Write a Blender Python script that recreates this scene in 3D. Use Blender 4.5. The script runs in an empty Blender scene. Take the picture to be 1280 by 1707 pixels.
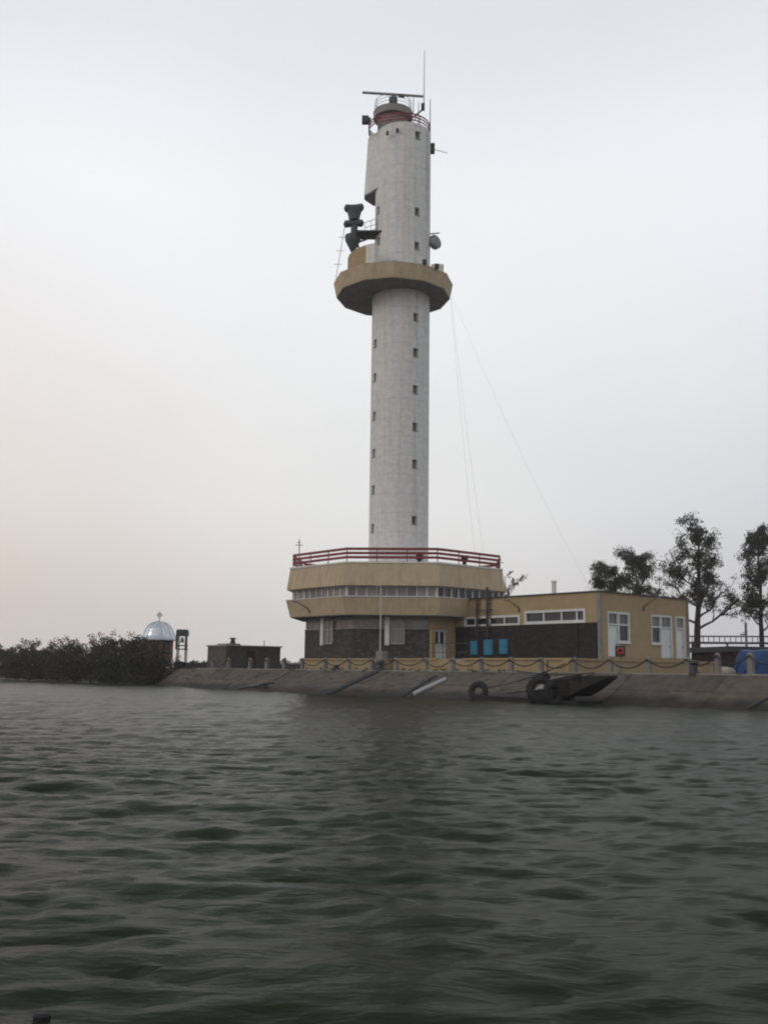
import bpy, math, random
import numpy as np
from mathutils import Vector, Matrix

random.seed(7); rng = np.random.default_rng(11)
SC = bpy.context.scene
COL = SC.collection
R = math.radians

# ------------------------------------------------------------------ camera
F = 1711.0                       # focal length in pixels of the 1280 x 1707 photograph
ROLL = R(0.70); PITCH = math.atan((1119 - 853.5) / F); EYE = 1.45
FWD = np.array([0, math.cos(PITCH), math.sin(PITCH)])
_up = np.array([0, -math.sin(PITCH), math.cos(PITCH)]); _r = np.array([1.0, 0, 0])
RIGHT = _r * math.cos(ROLL) + _up * math.sin(ROLL)
UP = _up * math.cos(ROLL) - _r * math.sin(ROLL)
CAMP = np.array([0, 0, EYE])
cd = bpy.data.cameras.new('camera'); cam = bpy.data.objects.new('camera', cd); COL.objects.link(cam)
cd.sensor_fit = 'VERTICAL'; cd.sensor_height = 36.0; cd.lens = 36.0 * F / 1707.0
cd.clip_start = 0.1; cd.clip_end = 6000
cam.matrix_world = Matrix(((RIGHT[0], UP[0], -FWD[0], CAMP[0]), (RIGHT[1], UP[1], -FWD[1], CAMP[1]),
                           (RIGHT[2], UP[2], -FWD[2], CAMP[2]), (0, 0, 0, 1)))
SC.camera = cam

# ------------------------------------------------------------------ sky, sun, exposure
SUN_AZ = R(-112); SUN_EL = R(24)          # azimuth from +Y, to the left of the view
w = bpy.data.worlds.new('World'); SC.world = w; w.use_nodes = True
nt = w.node_tree; nt.nodes.clear(); N = nt.nodes.new; L = nt.links.new
out = N('ShaderNodeOutputWorld')
sky = N('ShaderNodeTexSky'); sky.sky_type = 'NISHITA'; sky.sun_disc = False
sky.sun_elevation = SUN_EL; sky.sun_rotation = SUN_AZ % (2 * math.pi)
sky.air_density = 1.0; sky.dust_density = 4.0; sky.ozone_density = 1.0
bg1 = N('ShaderNodeBackground'); bg1.inputs[1].default_value = 0.07; L(sky.outputs[0], bg1.inputs[0])
tc = N('ShaderNodeTexCoord'); sep = N('ShaderNodeSeparateXYZ'); L(tc.outputs['Generated'], sep.inputs[0])
ramp = N('ShaderNodeValToRGB')            # overcast layer by height: dull horizon, bright veil, heavier cloud overhead
cr = ramp.color_ramp; cr.interpolation = 'EASE'
for i, (p, c) in enumerate([(0.0, (.85, .82, .80)), (0.06, (.87, .845, .83)), (0.17, (.92, .92, .92)), (0.42, (.965, .985, 1.01)), (0.58, (.81, .84, .885)), (1.0, (.50, .52, .55))]):
    e = cr.elements[i] if i < 2 else cr.elements.new(p)
    e.position = p; e.color = (*c, 1)
L(sep.outputs['Z'], ramp.inputs[0])
# warm low glow on the sunward side, cool dull grey away from it
mx = N('ShaderNodeMapRange'); mx.inputs[1].default_value = 0.55; mx.inputs[2].default_value = -0.55; L(sep.outputs['X'], mx.inputs[0])
mz = N('ShaderNodeMapRange'); mz.inputs[1].default_value = 0.55; mz.inputs[2].default_value = 0.0; L(sep.outputs['Z'], mz.inputs[0]); mz.interpolation_type = 'SMOOTHSTEP'
side = N('ShaderNodeValToRGB'); L(mx.outputs[0], side.inputs[0]); sr_ = side.color_ramp; sr_.interpolation = 'EASE'
sr_.elements[0].color = (.66, .68, .75, 1); sr_.elements[1].color = (.90, .76, .675, 1); e = sr_.elements.new(.5); e.color = (1, .995, .985, 1)
tint = N('ShaderNodeMix'); tint.data_type = 'RGBA'; L(mz.outputs[0], tint.inputs[0]); tint.inputs[6].default_value = (1, 1, 1, 1); L(side.outputs[0], tint.inputs[7])
mul = N('ShaderNodeMix'); mul.data_type = 'RGBA'; mul.blend_type = 'MULTIPLY'; mul.inputs[0].default_value = 1; L(ramp.outputs[0], mul.inputs[6]); L(tint.outputs[2], mul.inputs[7])
cn = N('ShaderNodeTexNoise'); cn.inputs['Scale'].default_value = 2.2; cn.inputs['Detail'].default_value = 4; L(tc.outputs['Generated'], cn.inputs['Vector'])
cm = N('ShaderNodeMapRange'); cm.inputs[1].default_value = .3; cm.inputs[2].default_value = .7; cm.inputs[3].default_value = .95; cm.inputs[4].default_value = 1.04; L(cn.outputs[0], cm.inputs[0])
mul2 = N('ShaderNodeVectorMath'); mul2.operation = 'SCALE'; L(mul.outputs[2], mul2.inputs[0]); L(cm.outputs[0], mul2.inputs['Scale'])
bg2 = N('ShaderNodeBackground'); L(mul2.outputs[0], bg2.inputs[0]); bg2.inputs[1].default_value = 1.0
ms = N('ShaderNodeMixShader'); ms.inputs[0].default_value = 0.93; L(bg1.outputs[0], ms.inputs[1]); L(bg2.outputs[0], ms.inputs[2]); L(ms.outputs[0], out.inputs[0])

sd = bpy.data.lights.new('sun', 'SUN'); sd.energy = 0.5; sd.angle = R(25); sd.color = (1, .93, .86)
so = bpy.data.objects.new('sun', sd); COL.objects.link(so)
sdir = Vector((math.sin(SUN_AZ) * math.cos(SUN_EL), math.cos(SUN_AZ) * math.cos(SUN_EL), math.sin(SUN_EL)))
so.rotation_euler = sdir.to_track_quat('Z', 'Y').to_euler(); so.location = (-60, -30, 60)
vs = SC.view_settings; vs.view_transform = 'Standard'; vs.look = 'None'; vs.exposure = 0.0; vs.gamma = 1.0; vs.use_curve_mapping = False
SC.cycles.max_bounces = 6; SC.cycles.filter_width = 2.1

# ------------------------------------------------------------------ frames and helpers
AX, AY, ANG = 1.15, 80.0, R(-49)           # tower axis, heading of the quay
UX, UY = math.cos(ANG), math.sin(ANG); VX, VY = -math.sin(ANG), math.cos(ANG)
QZ = 1.50                                  # quay level
TZ = 2.28                                  # terrace level
def G(u, v, z=0.0):                        # building frame (u along the quay, v inland) -> world
    return (AX + u * UX + v * VX, AY + u * UY + v * VY, z)
def ray(x, y): return (x - 640) / F * RIGHT + (853.5 - y) / F * UP + FWD
def at(x, y, Y):
    d = ray(x, y); p = CAMP + d * (Y / d[1]); return (float(p[0]), float(p[1]), float(p[2]))
def xat(x, Y, z=1.5):                      # world point at ground level below an image column
    p = at(x, 1120, Y); return (p[0], p[1], z)
def upx(x, v):                             # u where an image column meets the line v = const
    d = ray(x, 1120); n = (VX, VY); t = (v - (-AX * VX - AY * VY)) / (d[0] * VX + d[1] * VY)
    return (d[0] * t - AX) * UX + (d[1] * t - AY) * UY

class MB:
    def __init__(s): s.v = []; s.f = []
    def add(s, vs_, fs):
        b = len(s.v); s.v += [tuple(map(float, p)) for p in vs_]; s.f += [tuple(b + i for i in f) for f in fs]; return s
    def obox(s, c, sx, sy, sz, ax=(1, 0, 0), ay=(0, 1, 0), az=(0, 0, 1)):
        c, ax, ay, az = map(np.array, (c, ax, ay, az)); vs_ = []
        for k in (-.5, .5):
            for j, i in ((-.5, -.5), (-.5, .5), (.5, .5), (.5, -.5)):
                vs_.append(c + ax * sx * i + ay * sy * j + az * sz * k)
        return s.add(vs_, [(3, 2, 1, 0), (4, 5, 6, 7), (0, 1, 5, 4), (1, 2, 6, 5), (2, 3, 7, 6), (3, 0, 4, 7)])
    def gbox(s, u0, u1, v0, v1, z0, z1):
        return s.obox(G((u0 + u1) / 2, (v0 + v1) / 2, (z0 + z1) / 2), u1 - u0, v1 - v0, z1 - z0, (UX, UY, 0), (VX, VY, 0))
    def bar(s, p, q, a, b=None, up=(0, 0, 1)):
        p, q = np.array(p, float), np.array(q, float); d = q - p; l = np.linalg.norm(d); d /= l
        upv = np.array(up, float)
        if abs(d @ upv) > .98: upv = np.array((0, 1.0, 0))
        x = np.cross(d, upv); x /= np.linalg.norm(x); y = np.cross(x, d)
        return s.obox((p + q) / 2, a, b or a, l, x, y, d)
    def loft(s, rings, cap0=True, cap1=True):
        n = len(rings[0]); vs_ = [p for r_ in rings for p in r_]; fs = []
        for k in range(len(rings) - 1):
            for i in range(n):
                j = (i + 1) % n; fs.append((k * n + i, k * n + j, (k + 1) * n + j, (k + 1) * n + i))
        if cap0: fs.append(tuple(reversed(range(n))))
        if cap1: fs.append(tuple(range((len(rings) - 1) * n, len(rings) * n)))
        return s.add(vs_, fs)
    def prism(s, poly, z0, z1): return s.loft([[(x, y, z0) for x, y in poly], [(x, y, z1) for x, y in poly]])
    def lathe(s, cx, cy, prof, n=24, a0=0.0, cap0=True, cap1=True, sx=1.0, sy=1.0):
        return s.loft([[(cx + sx * r_ * math.cos(a0 + 2 * math.pi * i / n), cy + sy * r_ * math.sin(a0 + 2 * math.pi * i / n), z) for i in range(n)] for r_, z in prof], cap0, cap1)
    def tube(s, path, rad, n=6):
        P = [np.array(p, float) for p in path]; rings = []
        rr = rad if hasattr(rad, '__len__') else [rad] * len(P); prev = None
        for i, p in enumerate(P):
            d = P[min(i + 1, len(P) - 1)] - P[max(i - 1, 0)]; d /= (np.linalg.norm(d) + 1e-9)
            ref = prev if prev is not None else (np.array((0, 0, 1.0)) if abs(d[2]) < .9 else np.array((1.0, 0, 0)))
            x = ref - d * (ref @ d); x /= (np.linalg.norm(x) + 1e-9); y = np.cross(d, x); prev = x
            rings.append([p + rr[i] * (x * math.cos(2 * math.pi * k / n) + y * math.sin(2 * math.pi * k / n)) for k in range(n)])
        return s.loft(rings)
    def torus(s, c, axis, R1, r1, n=20, m=8, squash=1.0):
        c = np.array(c, float); a = np.array(axis, float); a /= np.linalg.norm(a)
        x = np.cross(a, (0, 0, 1.0) if abs(a[2]) < .9 else (1.0, 0, 0)); x /= np.linalg.norm(x); y = np.cross(a, x)
        vs_ = []; fs = []
        for i in range(n):
            t = 2 * math.pi * i / n; e = x * math.cos(t) + y * math.sin(t)
            for j in range(m):
                q = 2 * math.pi * j / m; vs_.append(c + e * (R1 + r1 * math.cos(q)) + a * r1 * squash * math.sin(q))
        for i in range(n):
            for j in range(m):
                fs.append((i * m + j, ((i + 1) % n) * m + j, ((i + 1) % n) * m + (j + 1) % m, i * m + (j + 1) % m))
        return s.add(vs_, fs)
    def holes(s, fn, A, B, hs, depth):
        """surface fn(a, b, d) over grid lines A x B (hole edges merged in), rectangular openings hs with reveals"""
        A = sorted(set([round(x, 5) for x in A] + [round(x, 5) for h in hs for x in h[:2]]))
        B = sorted(set([round(x, 5) for x in B] + [round(x, 5) for h in hs for x in h[2:]]))
        vs_ = [fn(a, b, 0) for b in B for a in A]; n = len(A); fs = []
        for j in range(len(B) - 1):
            bm_ = (B[j] + B[j + 1]) / 2
            for i in range(n - 1):
                am = (A[i] + A[i + 1]) / 2
                if any(h[0] < am < h[1] and h[2] < bm_ < h[3] for h in hs): continue
                fs.append((j * n + i, j * n + i + 1, (j + 1) * n + i + 1, (j + 1) * n + i))
        s.add(vs_, fs)
        for a0, a1, b0, b1 in hs:
            c = [(a0, b0), (a1, b0), (a1, b1), (a0, b1)]
            s.add([fn(a, b, 0) for a, b in c] + [fn(a, b, depth) for a, b in c], [(i, i + 4, (i + 1) % 4 + 4, (i + 1) % 4) for i in range(4)])
        return s
    def fbox(s, fn, a0, a1, b0, b1, d0, d1):      # box on a surface frame, d0 (outer) to d1 (inner)
        c = [(a0, b0), (a1, b0), (a1, b1), (a0, b1)]
        return s.add([fn(a, b, d0) for a, b in c] + [fn(a, b, d1) for a, b in c],
                     [(0, 1, 2, 3), (7, 6, 5, 4)] + [(i, i + 4, (i + 1) % 4 + 4, (i + 1) % 4) for i in range(4)])
    def build(s, name, mat, parent=None, smooth=False, origin=None):
        V_ = np.array(s.v)
        if parent is None:
            o3 = np.array(origin) if origin is not None else np.array([(V_[:, 0].min() + V_[:, 0].max()) / 2, (V_[:, 1].min() + V_[:, 1].max()) / 2, V_[:, 2].min()])
        else:
            o3 = np.array(parent['_o'])
        me = bpy.data.meshes.new(name); me.from_pydata((V_ - o3).tolist(), [], s.f)
        me.materials.append(M[mat]); me.update()
        if smooth: me.polygons.foreach_set('use_smooth', [True] * len(me.polygons))
        o = bpy.data.objects.new(name, me); COL.objects.link(o)
        o['_o'] = o3.tolist()
        if parent is None: o.location = o3
        else: o.parent = parent
        return o

def thing(name, loc, label, cat, group=None):
    o = bpy.data.objects.new(name, None); COL.objects.link(o); o.location = loc; o['_o'] = list(map(float, loc))
    o.empty_display_size = .3
    return tag(o, label, cat, group)
def tag(o, label=None, cat=None, group=None, kind=None):
    if label: o['label'] = label
    if cat: o['category'] = cat
    if group: o['group'] = group
    if kind: o['kind'] = kind
    return o
ORD = ['first', 'second', 'third', 'fourth', 'fifth', 'sixth', 'seventh', 'eighth', 'ninth', 'tenth', 'eleventh', 'twelfth', 'thirteenth', 'fourteenth', 'fifteenth',
       'sixteenth', 'seventeenth', 'eighteenth', 'nineteenth', 'twentieth', 'twenty-first', 'twenty-second', 'twenty-third', 'twenty-fourth', 'twenty-fifth']

# ------------------------------------------------------------------ materials
M = {}
def mat(name, c1, c2=None, scale=1.5, rough=.8, bump=0.0, bscale=30, metal=0.0, streak=0.0, spec=.3, rnd=0.0, detail=6, wet=0.0, island=0.0, lift=0.0):
    m = bpy.data.materials.new(name); m.use_nodes = True; t = m.node_tree; b = t.nodes['Principled BSDF']; n = t.nodes.new; l = t.links.new
    b.inputs['Roughness'].default_value = rough; b.inputs['Metallic'].default_value = metal; b.inputs['Specular IOR Level'].default_value = spec
    geo = n('ShaderNodeNewGeometry')
    c2 = c2 or tuple(x * .75 for x in c1)
    no = n('ShaderNodeTexNoise'); no.inputs['Scale'].default_value = scale; no.inputs['Detail'].default_value = detail; no.inputs['Roughness'].default_value = .62
    l(geo.outputs['Position'], no.inputs['Vector'])
    mr = n('ShaderNodeMapRange'); mr.inputs[1].default_value = .32; mr.inputs[2].default_value = .68; l(no.outputs[0], mr.inputs[0])
    mi = n('ShaderNodeMix'); mi.data_type = 'RGBA'; mi.inputs[6].default_value = (*c1, 1); mi.inputs[7].default_value = (*c2, 1); l(mr.outputs[0], mi.inputs[0])
    col = mi.outputs[2]
    if streak:                                     # rain streaks: noise stretched down the wall
        mp = n('ShaderNodeMapping'); mp.inputs['Scale'].default_value = (2.4, 2.4, .09); l(geo.outputs['Position'], mp.inputs[0])
        sn = n('ShaderNodeTexNoise'); sn.inputs['Scale'].default_value = 1.6; sn.inputs['Detail'].default_value = 7; l(mp.outputs[0], sn.inputs['Vector'])
        sr = n('ShaderNodeMapRange'); sr.inputs[1].default_value = .48; sr.inputs[2].default_value = .75; sr.inputs[3].default_value = 1; sr.inputs[4].default_value = 1 - streak; l(sn.outputs[0], sr.inputs[0])
        vm = n('ShaderNodeVectorMath'); vm.operation = 'SCALE'; l(col, vm.inputs[0]); l(sr.outputs[0], vm.inputs['Scale']); col = vm.outputs[0]
    if lift:                                       # horizontal pour joints of the climbing formwork
        sz = n('ShaderNodeSeparateXYZ'); l(geo.outputs['Position'], sz.inputs[0])
        md = n('ShaderNodeMath'); md.operation = 'PINGPONG'; md.inputs[1].default_value = .75; l(sz.outputs['Z'], md.inputs[0])
        lr = n('ShaderNodeMapRange'); lr.inputs[1].default_value = 0; lr.inputs[2].default_value = .07; lr.inputs[3].default_value = 1 - lift; lr.inputs[4].default_value = 1; l(md.outputs[0], lr.inputs[0])
        vm = n('ShaderNodeVectorMath'); vm.operation = 'SCALE'; l(col, vm.inputs[0]); l(lr.outputs[0], vm.inputs['Scale']); col = vm.outputs[0]
    if island:
        rr = n('ShaderNodeMapRange'); rr.inputs[3].default_value = 1 - island; rr.inputs[4].default_value = 1 + island; l(geo.outputs['Random Per Island'], rr.inputs[0])
        vm = n('ShaderNodeVectorMath'); vm.operation = 'SCALE'; l(col, vm.inputs[0]); l(rr.outputs[0], vm.inputs['Scale']); col = vm.outputs[0]
    if rnd:
        oi = n('ShaderNodeObjectInfo'); rr = n('ShaderNodeMapRange'); rr.inputs[3].default_value = 1 - rnd; rr.inputs[4].default_value = 1 + rnd; l(oi.outputs['Random'], rr.inputs[0])
        vm = n('ShaderNodeVectorMath'); vm.operation = 'SCALE'; l(col, vm.inputs[0]); l(rr.outputs[0], vm.inputs['Scale']); col = vm.outputs[0]
    if wet:                                        # algae and damp below the splash line
        sz = n('ShaderNodeSeparateXYZ'); l(geo.outputs['Position'], sz.inputs[0])
        wn_ = n('ShaderNodeTexNoise'); wn_.inputs['Scale'].default_value = .9; wn_.inputs['Detail'].default_value = 6; l(geo.outputs['Position'], wn_.inputs['Vector'])
        ad = n('ShaderNodeMath'); ad.operation = 'MULTIPLY_ADD'; ad.inputs[1].default_value = -.55; l(wn_.outputs[0], ad.inputs[0]); l(sz.outputs['Z'], ad.inputs[2])
        wr_ = n('ShaderNodeMapRange'); wr_.inputs[1].default_value = -.05; wr_.inputs[2].default_value = .22; wr_.inputs[3].default_value = wet; wr_.inputs[4].default_value = 1; l(ad.outputs[0], wr_.inputs[0])
        vm = n('ShaderNodeVectorMath'); vm.operation = 'SCALE'; l(col, vm.inputs[0]); l(wr_.outputs[0], vm.inputs['Scale']); col = vm.outputs[0]
    l(col, b.inputs['Base Color'])
    if bump:
        bn = n('ShaderNodeTexNoise'); bn.inputs['Scale'].default_value = bscale; bn.inputs['Detail'].default_value = 5; l(geo.outputs['Position'], bn.inputs['Vector'])
        bp = n('ShaderNodeBump'); bp.inputs['Strength'].default_value = bump; bp.inputs['Distance'].default_value = .03; l(bn.outputs[0], bp.inputs['Height']); l(bp.outputs[0], b.inputs['Normal'])
    M[name] = m; return m
mat('concrete', (.64, .635, .62), (.51, .505, .495), 2.6, .9, .6, 7, streak=.2, detail=10, lift=.12)
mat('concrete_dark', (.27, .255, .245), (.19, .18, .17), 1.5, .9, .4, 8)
mat('ochre_faded', (.45, .36, .245), (.39, .31, .205), 1.6, .9, .3, 14, streak=.24, detail=10)
mat('ochre', (.34, .255, .15), (.285, .21, .12), 1.6, .9, .3, 14, streak=.12, detail=9)
mat('ochre_dark', (.32, .225, .125), (.265, .185, .10), 1.6, .9, .3, 14, streak=.12, detail=9)
mat('white_trim', (.62, .60, .56), (.5, .48, .45), 2, .7)
mat('frame', (.58, .58, .57), (.46, .46, .46), 2, .6)
mat('frame_dull', (.30, .295, .285), (.22, .215, .21), 2, .7)
mat('door_white', (.60, .62, .63), (.50, .52, .53), 1.5, .6)
mat('red', (.22, .035, .045), (.14, .025, .03), 2, .6)
mat('dark_metal', (.046, .05, .054), (.026, .028, .03), 4, .6)
mat('grey_metal', (.22, .22, .22), (.14, .14, .14), 3, .5, metal=.3)
mat('pale_metal', (.45, .45, .45), (.33, .33, .33), 3, .5)
mat('zinc', (.62, .65, .68), (.42, .45, .49), 1.6, .33, .3, 5, metal=.85)
mat('glass', (.03, .032, .036), (.02, .02, .025), 1, .12, spec=.5)
mat('glass_mid', (.14, .135, .135), (.10, .098, .098), 1, .18, spec=.5, rnd=.3)
mat('curtain', (.20, .175, .165), (.15, .13, .125), 3, .25, spec=.5, rnd=.3)
mat('blue_paint', (.03, .18, .29), (.025, .135, .22), 3, .6)
mat('tarp_blue', (.008, .045, .15), (.005, .03, .10), 1.2, .5, .6, 2.5)
mat('rubber', (.012, .012, .013), (.01, .01, .01), 6, .7, .3, 20)
mat('dark_wood', (.024, .021, .019), (.012, .011, .011), 3, .85, .5, 8, rnd=.35)
mat('rope', (.035, .033, .03), (.022, .02, .02), 20, .9)
mat('post_concrete', (.22, .205, .195), (.15, .14, .135), 4, .9, .3, 12, streak=.3, rnd=.15)
mat('slab', (.105, .088, .072), (.05, .043, .035), 1.9, .9, .8, 5, rnd=.16, detail=10, wet=.35)
mat('kerb', (.27, .26, .245), (.18, .175, .165), 1.5, .9, .4, 8)
mat('earth', (.085, .075, .05), (.05, .055, .03), .6, .95, .5, 3)
mat('brick_brown', (.23, .10, .045), (.16, .07, .035), 2, .9, .3, 10)
mat('bunker', (.105, .09, .085), (.065, .056, .055), 1.6, .95, .6, 5, streak=.3)
mat('bark', (.045, .038, .034), (.025, .022, .02), 6, .95, .5, 12)
mat('leaf', (.070, .074, .050), (.045, .049, .033), .7, .8, island=.55)
mat('dry_weed', (.12, .10, .065), (.08, .07, .04), 1, .9, island=.4)
mat('leaf_brown', (.048, .038, .027), (.026, .025, .017), .5, .8, island=.6)
mat('leaf_green', (.042, .044, .024), (.026, .026, .016), .5, .8, island=.6)
mat('rust_dark', (.055, .022, .02), (.03, .014, .014), 2, .8)
mat('rubble', (.30, .27, .24), (.2, .18, .16), 5, .95, .5, 10)
mat('white_paint', (.40, .41, .42), (.28, .28, .29), 3, .6)
mat('red_paint', (.35, .04, .03), (.28, .03, .025), 3, .5)

def stone_mat(name, k):
    m = bpy.data.materials.new(name); m.use_nodes = True; t = m.node_tree; b = t.nodes['Principled BSDF']; n = t.nodes.new; l = t.links.new
    geo = n('ShaderNodeNewGeometry'); vo = n('ShaderNodeTexVoronoi'); vo.inputs['Scale'].default_value = 4.2; l(geo.outputs['Position'], vo.inputs['Vector'])
    ve = n('ShaderNodeTexVoronoi'); ve.feature = 'DISTANCE_TO_EDGE'; ve.inputs['Scale'].default_value = 4.2; l(geo.outputs['Position'], ve.inputs['Vector'])
    sp = n('ShaderNodeSeparateColor'); l(vo.outputs['Color'], sp.inputs[0])
    rp = n('ShaderNodeValToRGB'); rp.color_ramp.elements[0].color = (.055 * k, .049 * k, .047 * k, 1); rp.color_ramp.elements[1].color = (.10 * k, .088 * k, .080 * k, 1)
    e = rp.color_ramp.elements.new(.5); e.color = (.072 * k, .063 * k, .06 * k, 1); l(sp.outputs[0], rp.inputs[0])
    mr = n('ShaderNodeMapRange'); mr.inputs[2].default_value = .06; mr.inputs[3].default_value = .55; mr.inputs[4].default_value = 1; l(ve.outputs['Distance'], mr.inputs[0])
    vm = n('ShaderNodeVectorMath'); vm.operation = 'SCALE'; l(rp.outputs[0], vm.inputs[0]); l(mr.outputs[0], vm.inputs['Scale']); l(vm.outputs[0], b.inputs['Base Color'])
    bp = n('ShaderNodeBump'); bp.inputs['Strength'].default_value = .8; bp.inputs['Distance'].default_value = .05; l(mr.outputs[0], bp.inputs['Height']); l(bp.outputs[0], b.inputs['Normal'])
    b.inputs['Roughness'].default_value = .9; b.inputs['Specular IOR Level'].default_value = .2; M[name] = m
stone_mat('stone', .8); stone_mat('stone_dark', .36)
def water_mat():
    m = bpy.data.materials.new('water'); m.use_nodes = True; t = m.node_tree; b = t.nodes['Principled BSDF']; n = t.nodes.new; l = t.links.new
    b.inputs['Base Color'].default_value = (.020, .0235, .0145, 1); b.inputs['Roughness'].default_value = .25; b.inputs['IOR'].default_value = 1.33
    b.inputs['Specular IOR Level'].default_value = .045
    geo = n('ShaderNodeNewGeometry'); prev = None
    for sc_, st, dist, sx in ((2.2, .55, .10, .32), (7.5, .5, .03, .36)):
        mp = n('ShaderNodeMapping'); mp.inputs['Scale'].default_value = (sx, 1, 1); mp.inputs['Rotation'].default_value = (0, 0, R(9)); l(geo.outputs['Position'], mp.inputs[0])
        no = n('ShaderNodeTexNoise'); no.inputs['Scale'].default_value = sc_; no.inputs['Detail'].default_value = 4; no.inputs['Roughness'].default_value = .55; l(mp.outputs[0], no.inputs['Vector'])
        bp = n('ShaderNodeBump'); bp.inputs['Strength'].default_value = st; bp.inputs['Distance'].default_value = dist; l(no.outputs[0], bp.inputs['Height'])
        if prev: l(prev, bp.inputs['Normal'])
        prev = bp.outputs[0]
    l(prev, b.inputs['Normal']); M['water'] = m
water_mat()

# ------------------------------------------------------------------ setting: water
def wave_tile(n, size, wind, rms, lmin, lpeak, seed):
    g = np.random.default_rng(seed); k = np.fft.fftfreq(n, size / n) * 2 * np.pi
    kx, ky = np.meshgrid(k, k); kk = np.hypot(kx, ky); kk[0, 0] = 1
    kp = 2 * np.pi / lpeak; cs = (kx * math.cos(wind) + ky * math.sin(wind)) / kk
    S = np.exp(-1.25 * (kp / kk) ** 2) / kk ** 3.6 * (np.abs(cs) ** 6 + .035) * np.exp(-(kk * lmin / 6.28) ** 2); S[0, 0] = 0
    h = np.fft.ifft2(np.sqrt(S) * (g.normal(size=(n, n)) + 1j * g.normal(size=(n, n))))
    D = np.fft.fft2(h.real)
    z = h.real; dx = np.fft.ifft2(-1j * kx / kk * D).real; dy = np.fft.ifft2(-1j * ky / kk * D).real
    s = rms / z.std(); return z * s, dx * s, dy * s
def sample(tile, size, X, Y):
    n = tile.shape[0]; a = (X / size * n) % n; b = (Y / size * n) % n; i = a.astype(int); j = b.astype(int); fa = a - i; fb = b - j; i1 = (i + 1) % n; j1 = (j + 1) % n; i %= n; j %= n
    return tile[j, i] * (1 - fa) * (1 - fb) + tile[j, i1] * fa * (1 - fb) + tile[j1, i] * (1 - fa) * fb + tile[j1, i1] * fa * fb
def axis(fine_lo, fine_hi, step, far_lo, far_hi, grow):
    a = list(np.arange(fine_lo, fine_hi, step)); s = step; x = a[-1]
    while x < far_hi: s *= grow; x += s; a.append(x)
    s = step; x = a[0]; b = []
    while x > far_lo: s *= grow; x -= s; b.append(x)
    return np.array(b[::-1] + a)
xs = axis(-7, 7, .085, -420, 420, 1.014); ys = axis(3.5, 16, .07, -120, 700, 1.016)
X, Y = np.meshgrid(xs, ys)
Z = np.zeros_like(X); DX = np.zeros_like(X); DY = np.zeros_like(X)
for size, wind, rms, lmin, lpk, seed in ((61.0, R(-96), .020, .20, 3.4, 3), (23.7, R(-80), .0125, .08, 1.1, 5), (11.3, R(-104), .0065, .06, .5, 8)):
    for acc, t_ in zip((Z, DX, DY), wave_tile(512, size, wind, rms, lmin, lpk, seed)):
        acc += sample(t_, size, X, Y)
near = np.clip(1.15 - np.hypot(X, Y) / 300, .15, 1)
Z *= near; P = np.stack([X + DX * near * .8, Y + DY * near * .8, Z], -1).reshape(-1, 3)
ny, nx = X.shape; idx = np.arange(nx * ny).reshape(ny, nx)
fc = np.stack([idx[:-1, :-1], idx[:-1, 1:], idx[1:, 1:], idx[1:, :-1]], -1).reshape(-1, 4)
me = bpy.data.meshes.new('water'); me.vertices.add(len(P)); me.vertices.foreach_set('co', P.ravel().astype(np.float32))
me.loops.add(fc.size); me.loops.foreach_set('vertex_index', fc.ravel().astype(np.int32)); me.polygons.add(len(fc))
me.polygons.foreach_set('loop_start', np.arange(0, fc.size, 4, dtype=np.int32)); me.polygons.foreach_set('loop_total', np.full(len(fc), 4, np.int32))
me.polygons.foreach_set('use_smooth', np.ones(len(fc), bool)); me.update(calc_edges=True); me.materials.append(M['water'])
o = bpy.data.objects.new('water', me); COL.objects.link(o); tag(o, 'choppy dark green-grey river water', kind='structure')

# ------------------------------------------------------------------ setting: embankment and ground
TOP = [(-320, 6), (-75, -1.0), (-30, -4.2), (-20, -6.2), (-13, -9.75), (80, -9.75), (320, -9.75)]
BOT = [(-320, 3), (-75, -4.2), (-30, -6.9), (-20, -8.2), (-12, -11.0), (-5, -12.0), (5, -14.2), (10.5, -14.2), (15, -12.9), (20, -12.6), (36, -12.0), (80, -11.8), (320, -11.8)]
def poly_at(P_, u):
    for (a, b), (c, d) in zip(P_, P_[1:]):
        if a <= u <= c: return b + (d - b) * (u - a) / (c - a)
us = list(np.arange(-78, 62, 2.6))
def slope_pt(u, t, off=0.0):               # t 0 at the quay edge, 1 at the waterline, on below it
    vt, vb = poly_at(TOP, u), poly_at(BOT, u); v = vt + (vb - vt) * t; z = QZ * (1 - t)
    return G(u, v, z - off)
b = MB(); U_ = [-320, -200, -120] + us + [90, 160, 320]
b.add([slope_pt(u, t, .09) for u in U_ for t in (0, .5, 1, 1.9)], [(i * 4 + j, i * 4 + j + 1, i * 4 + j + 5, i * 4 + j + 4) for i in range(len(U_) - 1) for j in range(3)])
emb = tag(b.build('embankment', 'slab', origin=(0, 0, 0)), 'sloping concrete slab embankment along the water', kind='structure')
for i in range(len(us) - 1):
    if us[i] < -26: continue
    for t0, t1 in ((0.02, .52), (.535, 1.25)):
        a0, a1 = us[i] + random.uniform(.008, .022), us[i + 1] - random.uniform(.008, .022); jz = random.uniform(-.02, .02)
        q = [(a0, t0), (a1, t0), (a1, t1), (a0, t1)]
        MB().add([slope_pt(u, t, .0 - jz) for u, t in q] + [slope_pt(u, t, .12) for u, t in q], [(0, 1, 2, 3)] + [(k, k + 4, (k + 1) % 4 + 4, (k + 1) % 4) for k in range(4)]).build('slab', 'slab', emb)
b = MB(); U2 = [-900, -320, -200, -120] + us + [90, 160, 320, 900]
vt = lambda u: poly_at(TOP, max(-320, min(320, u)))
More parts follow.
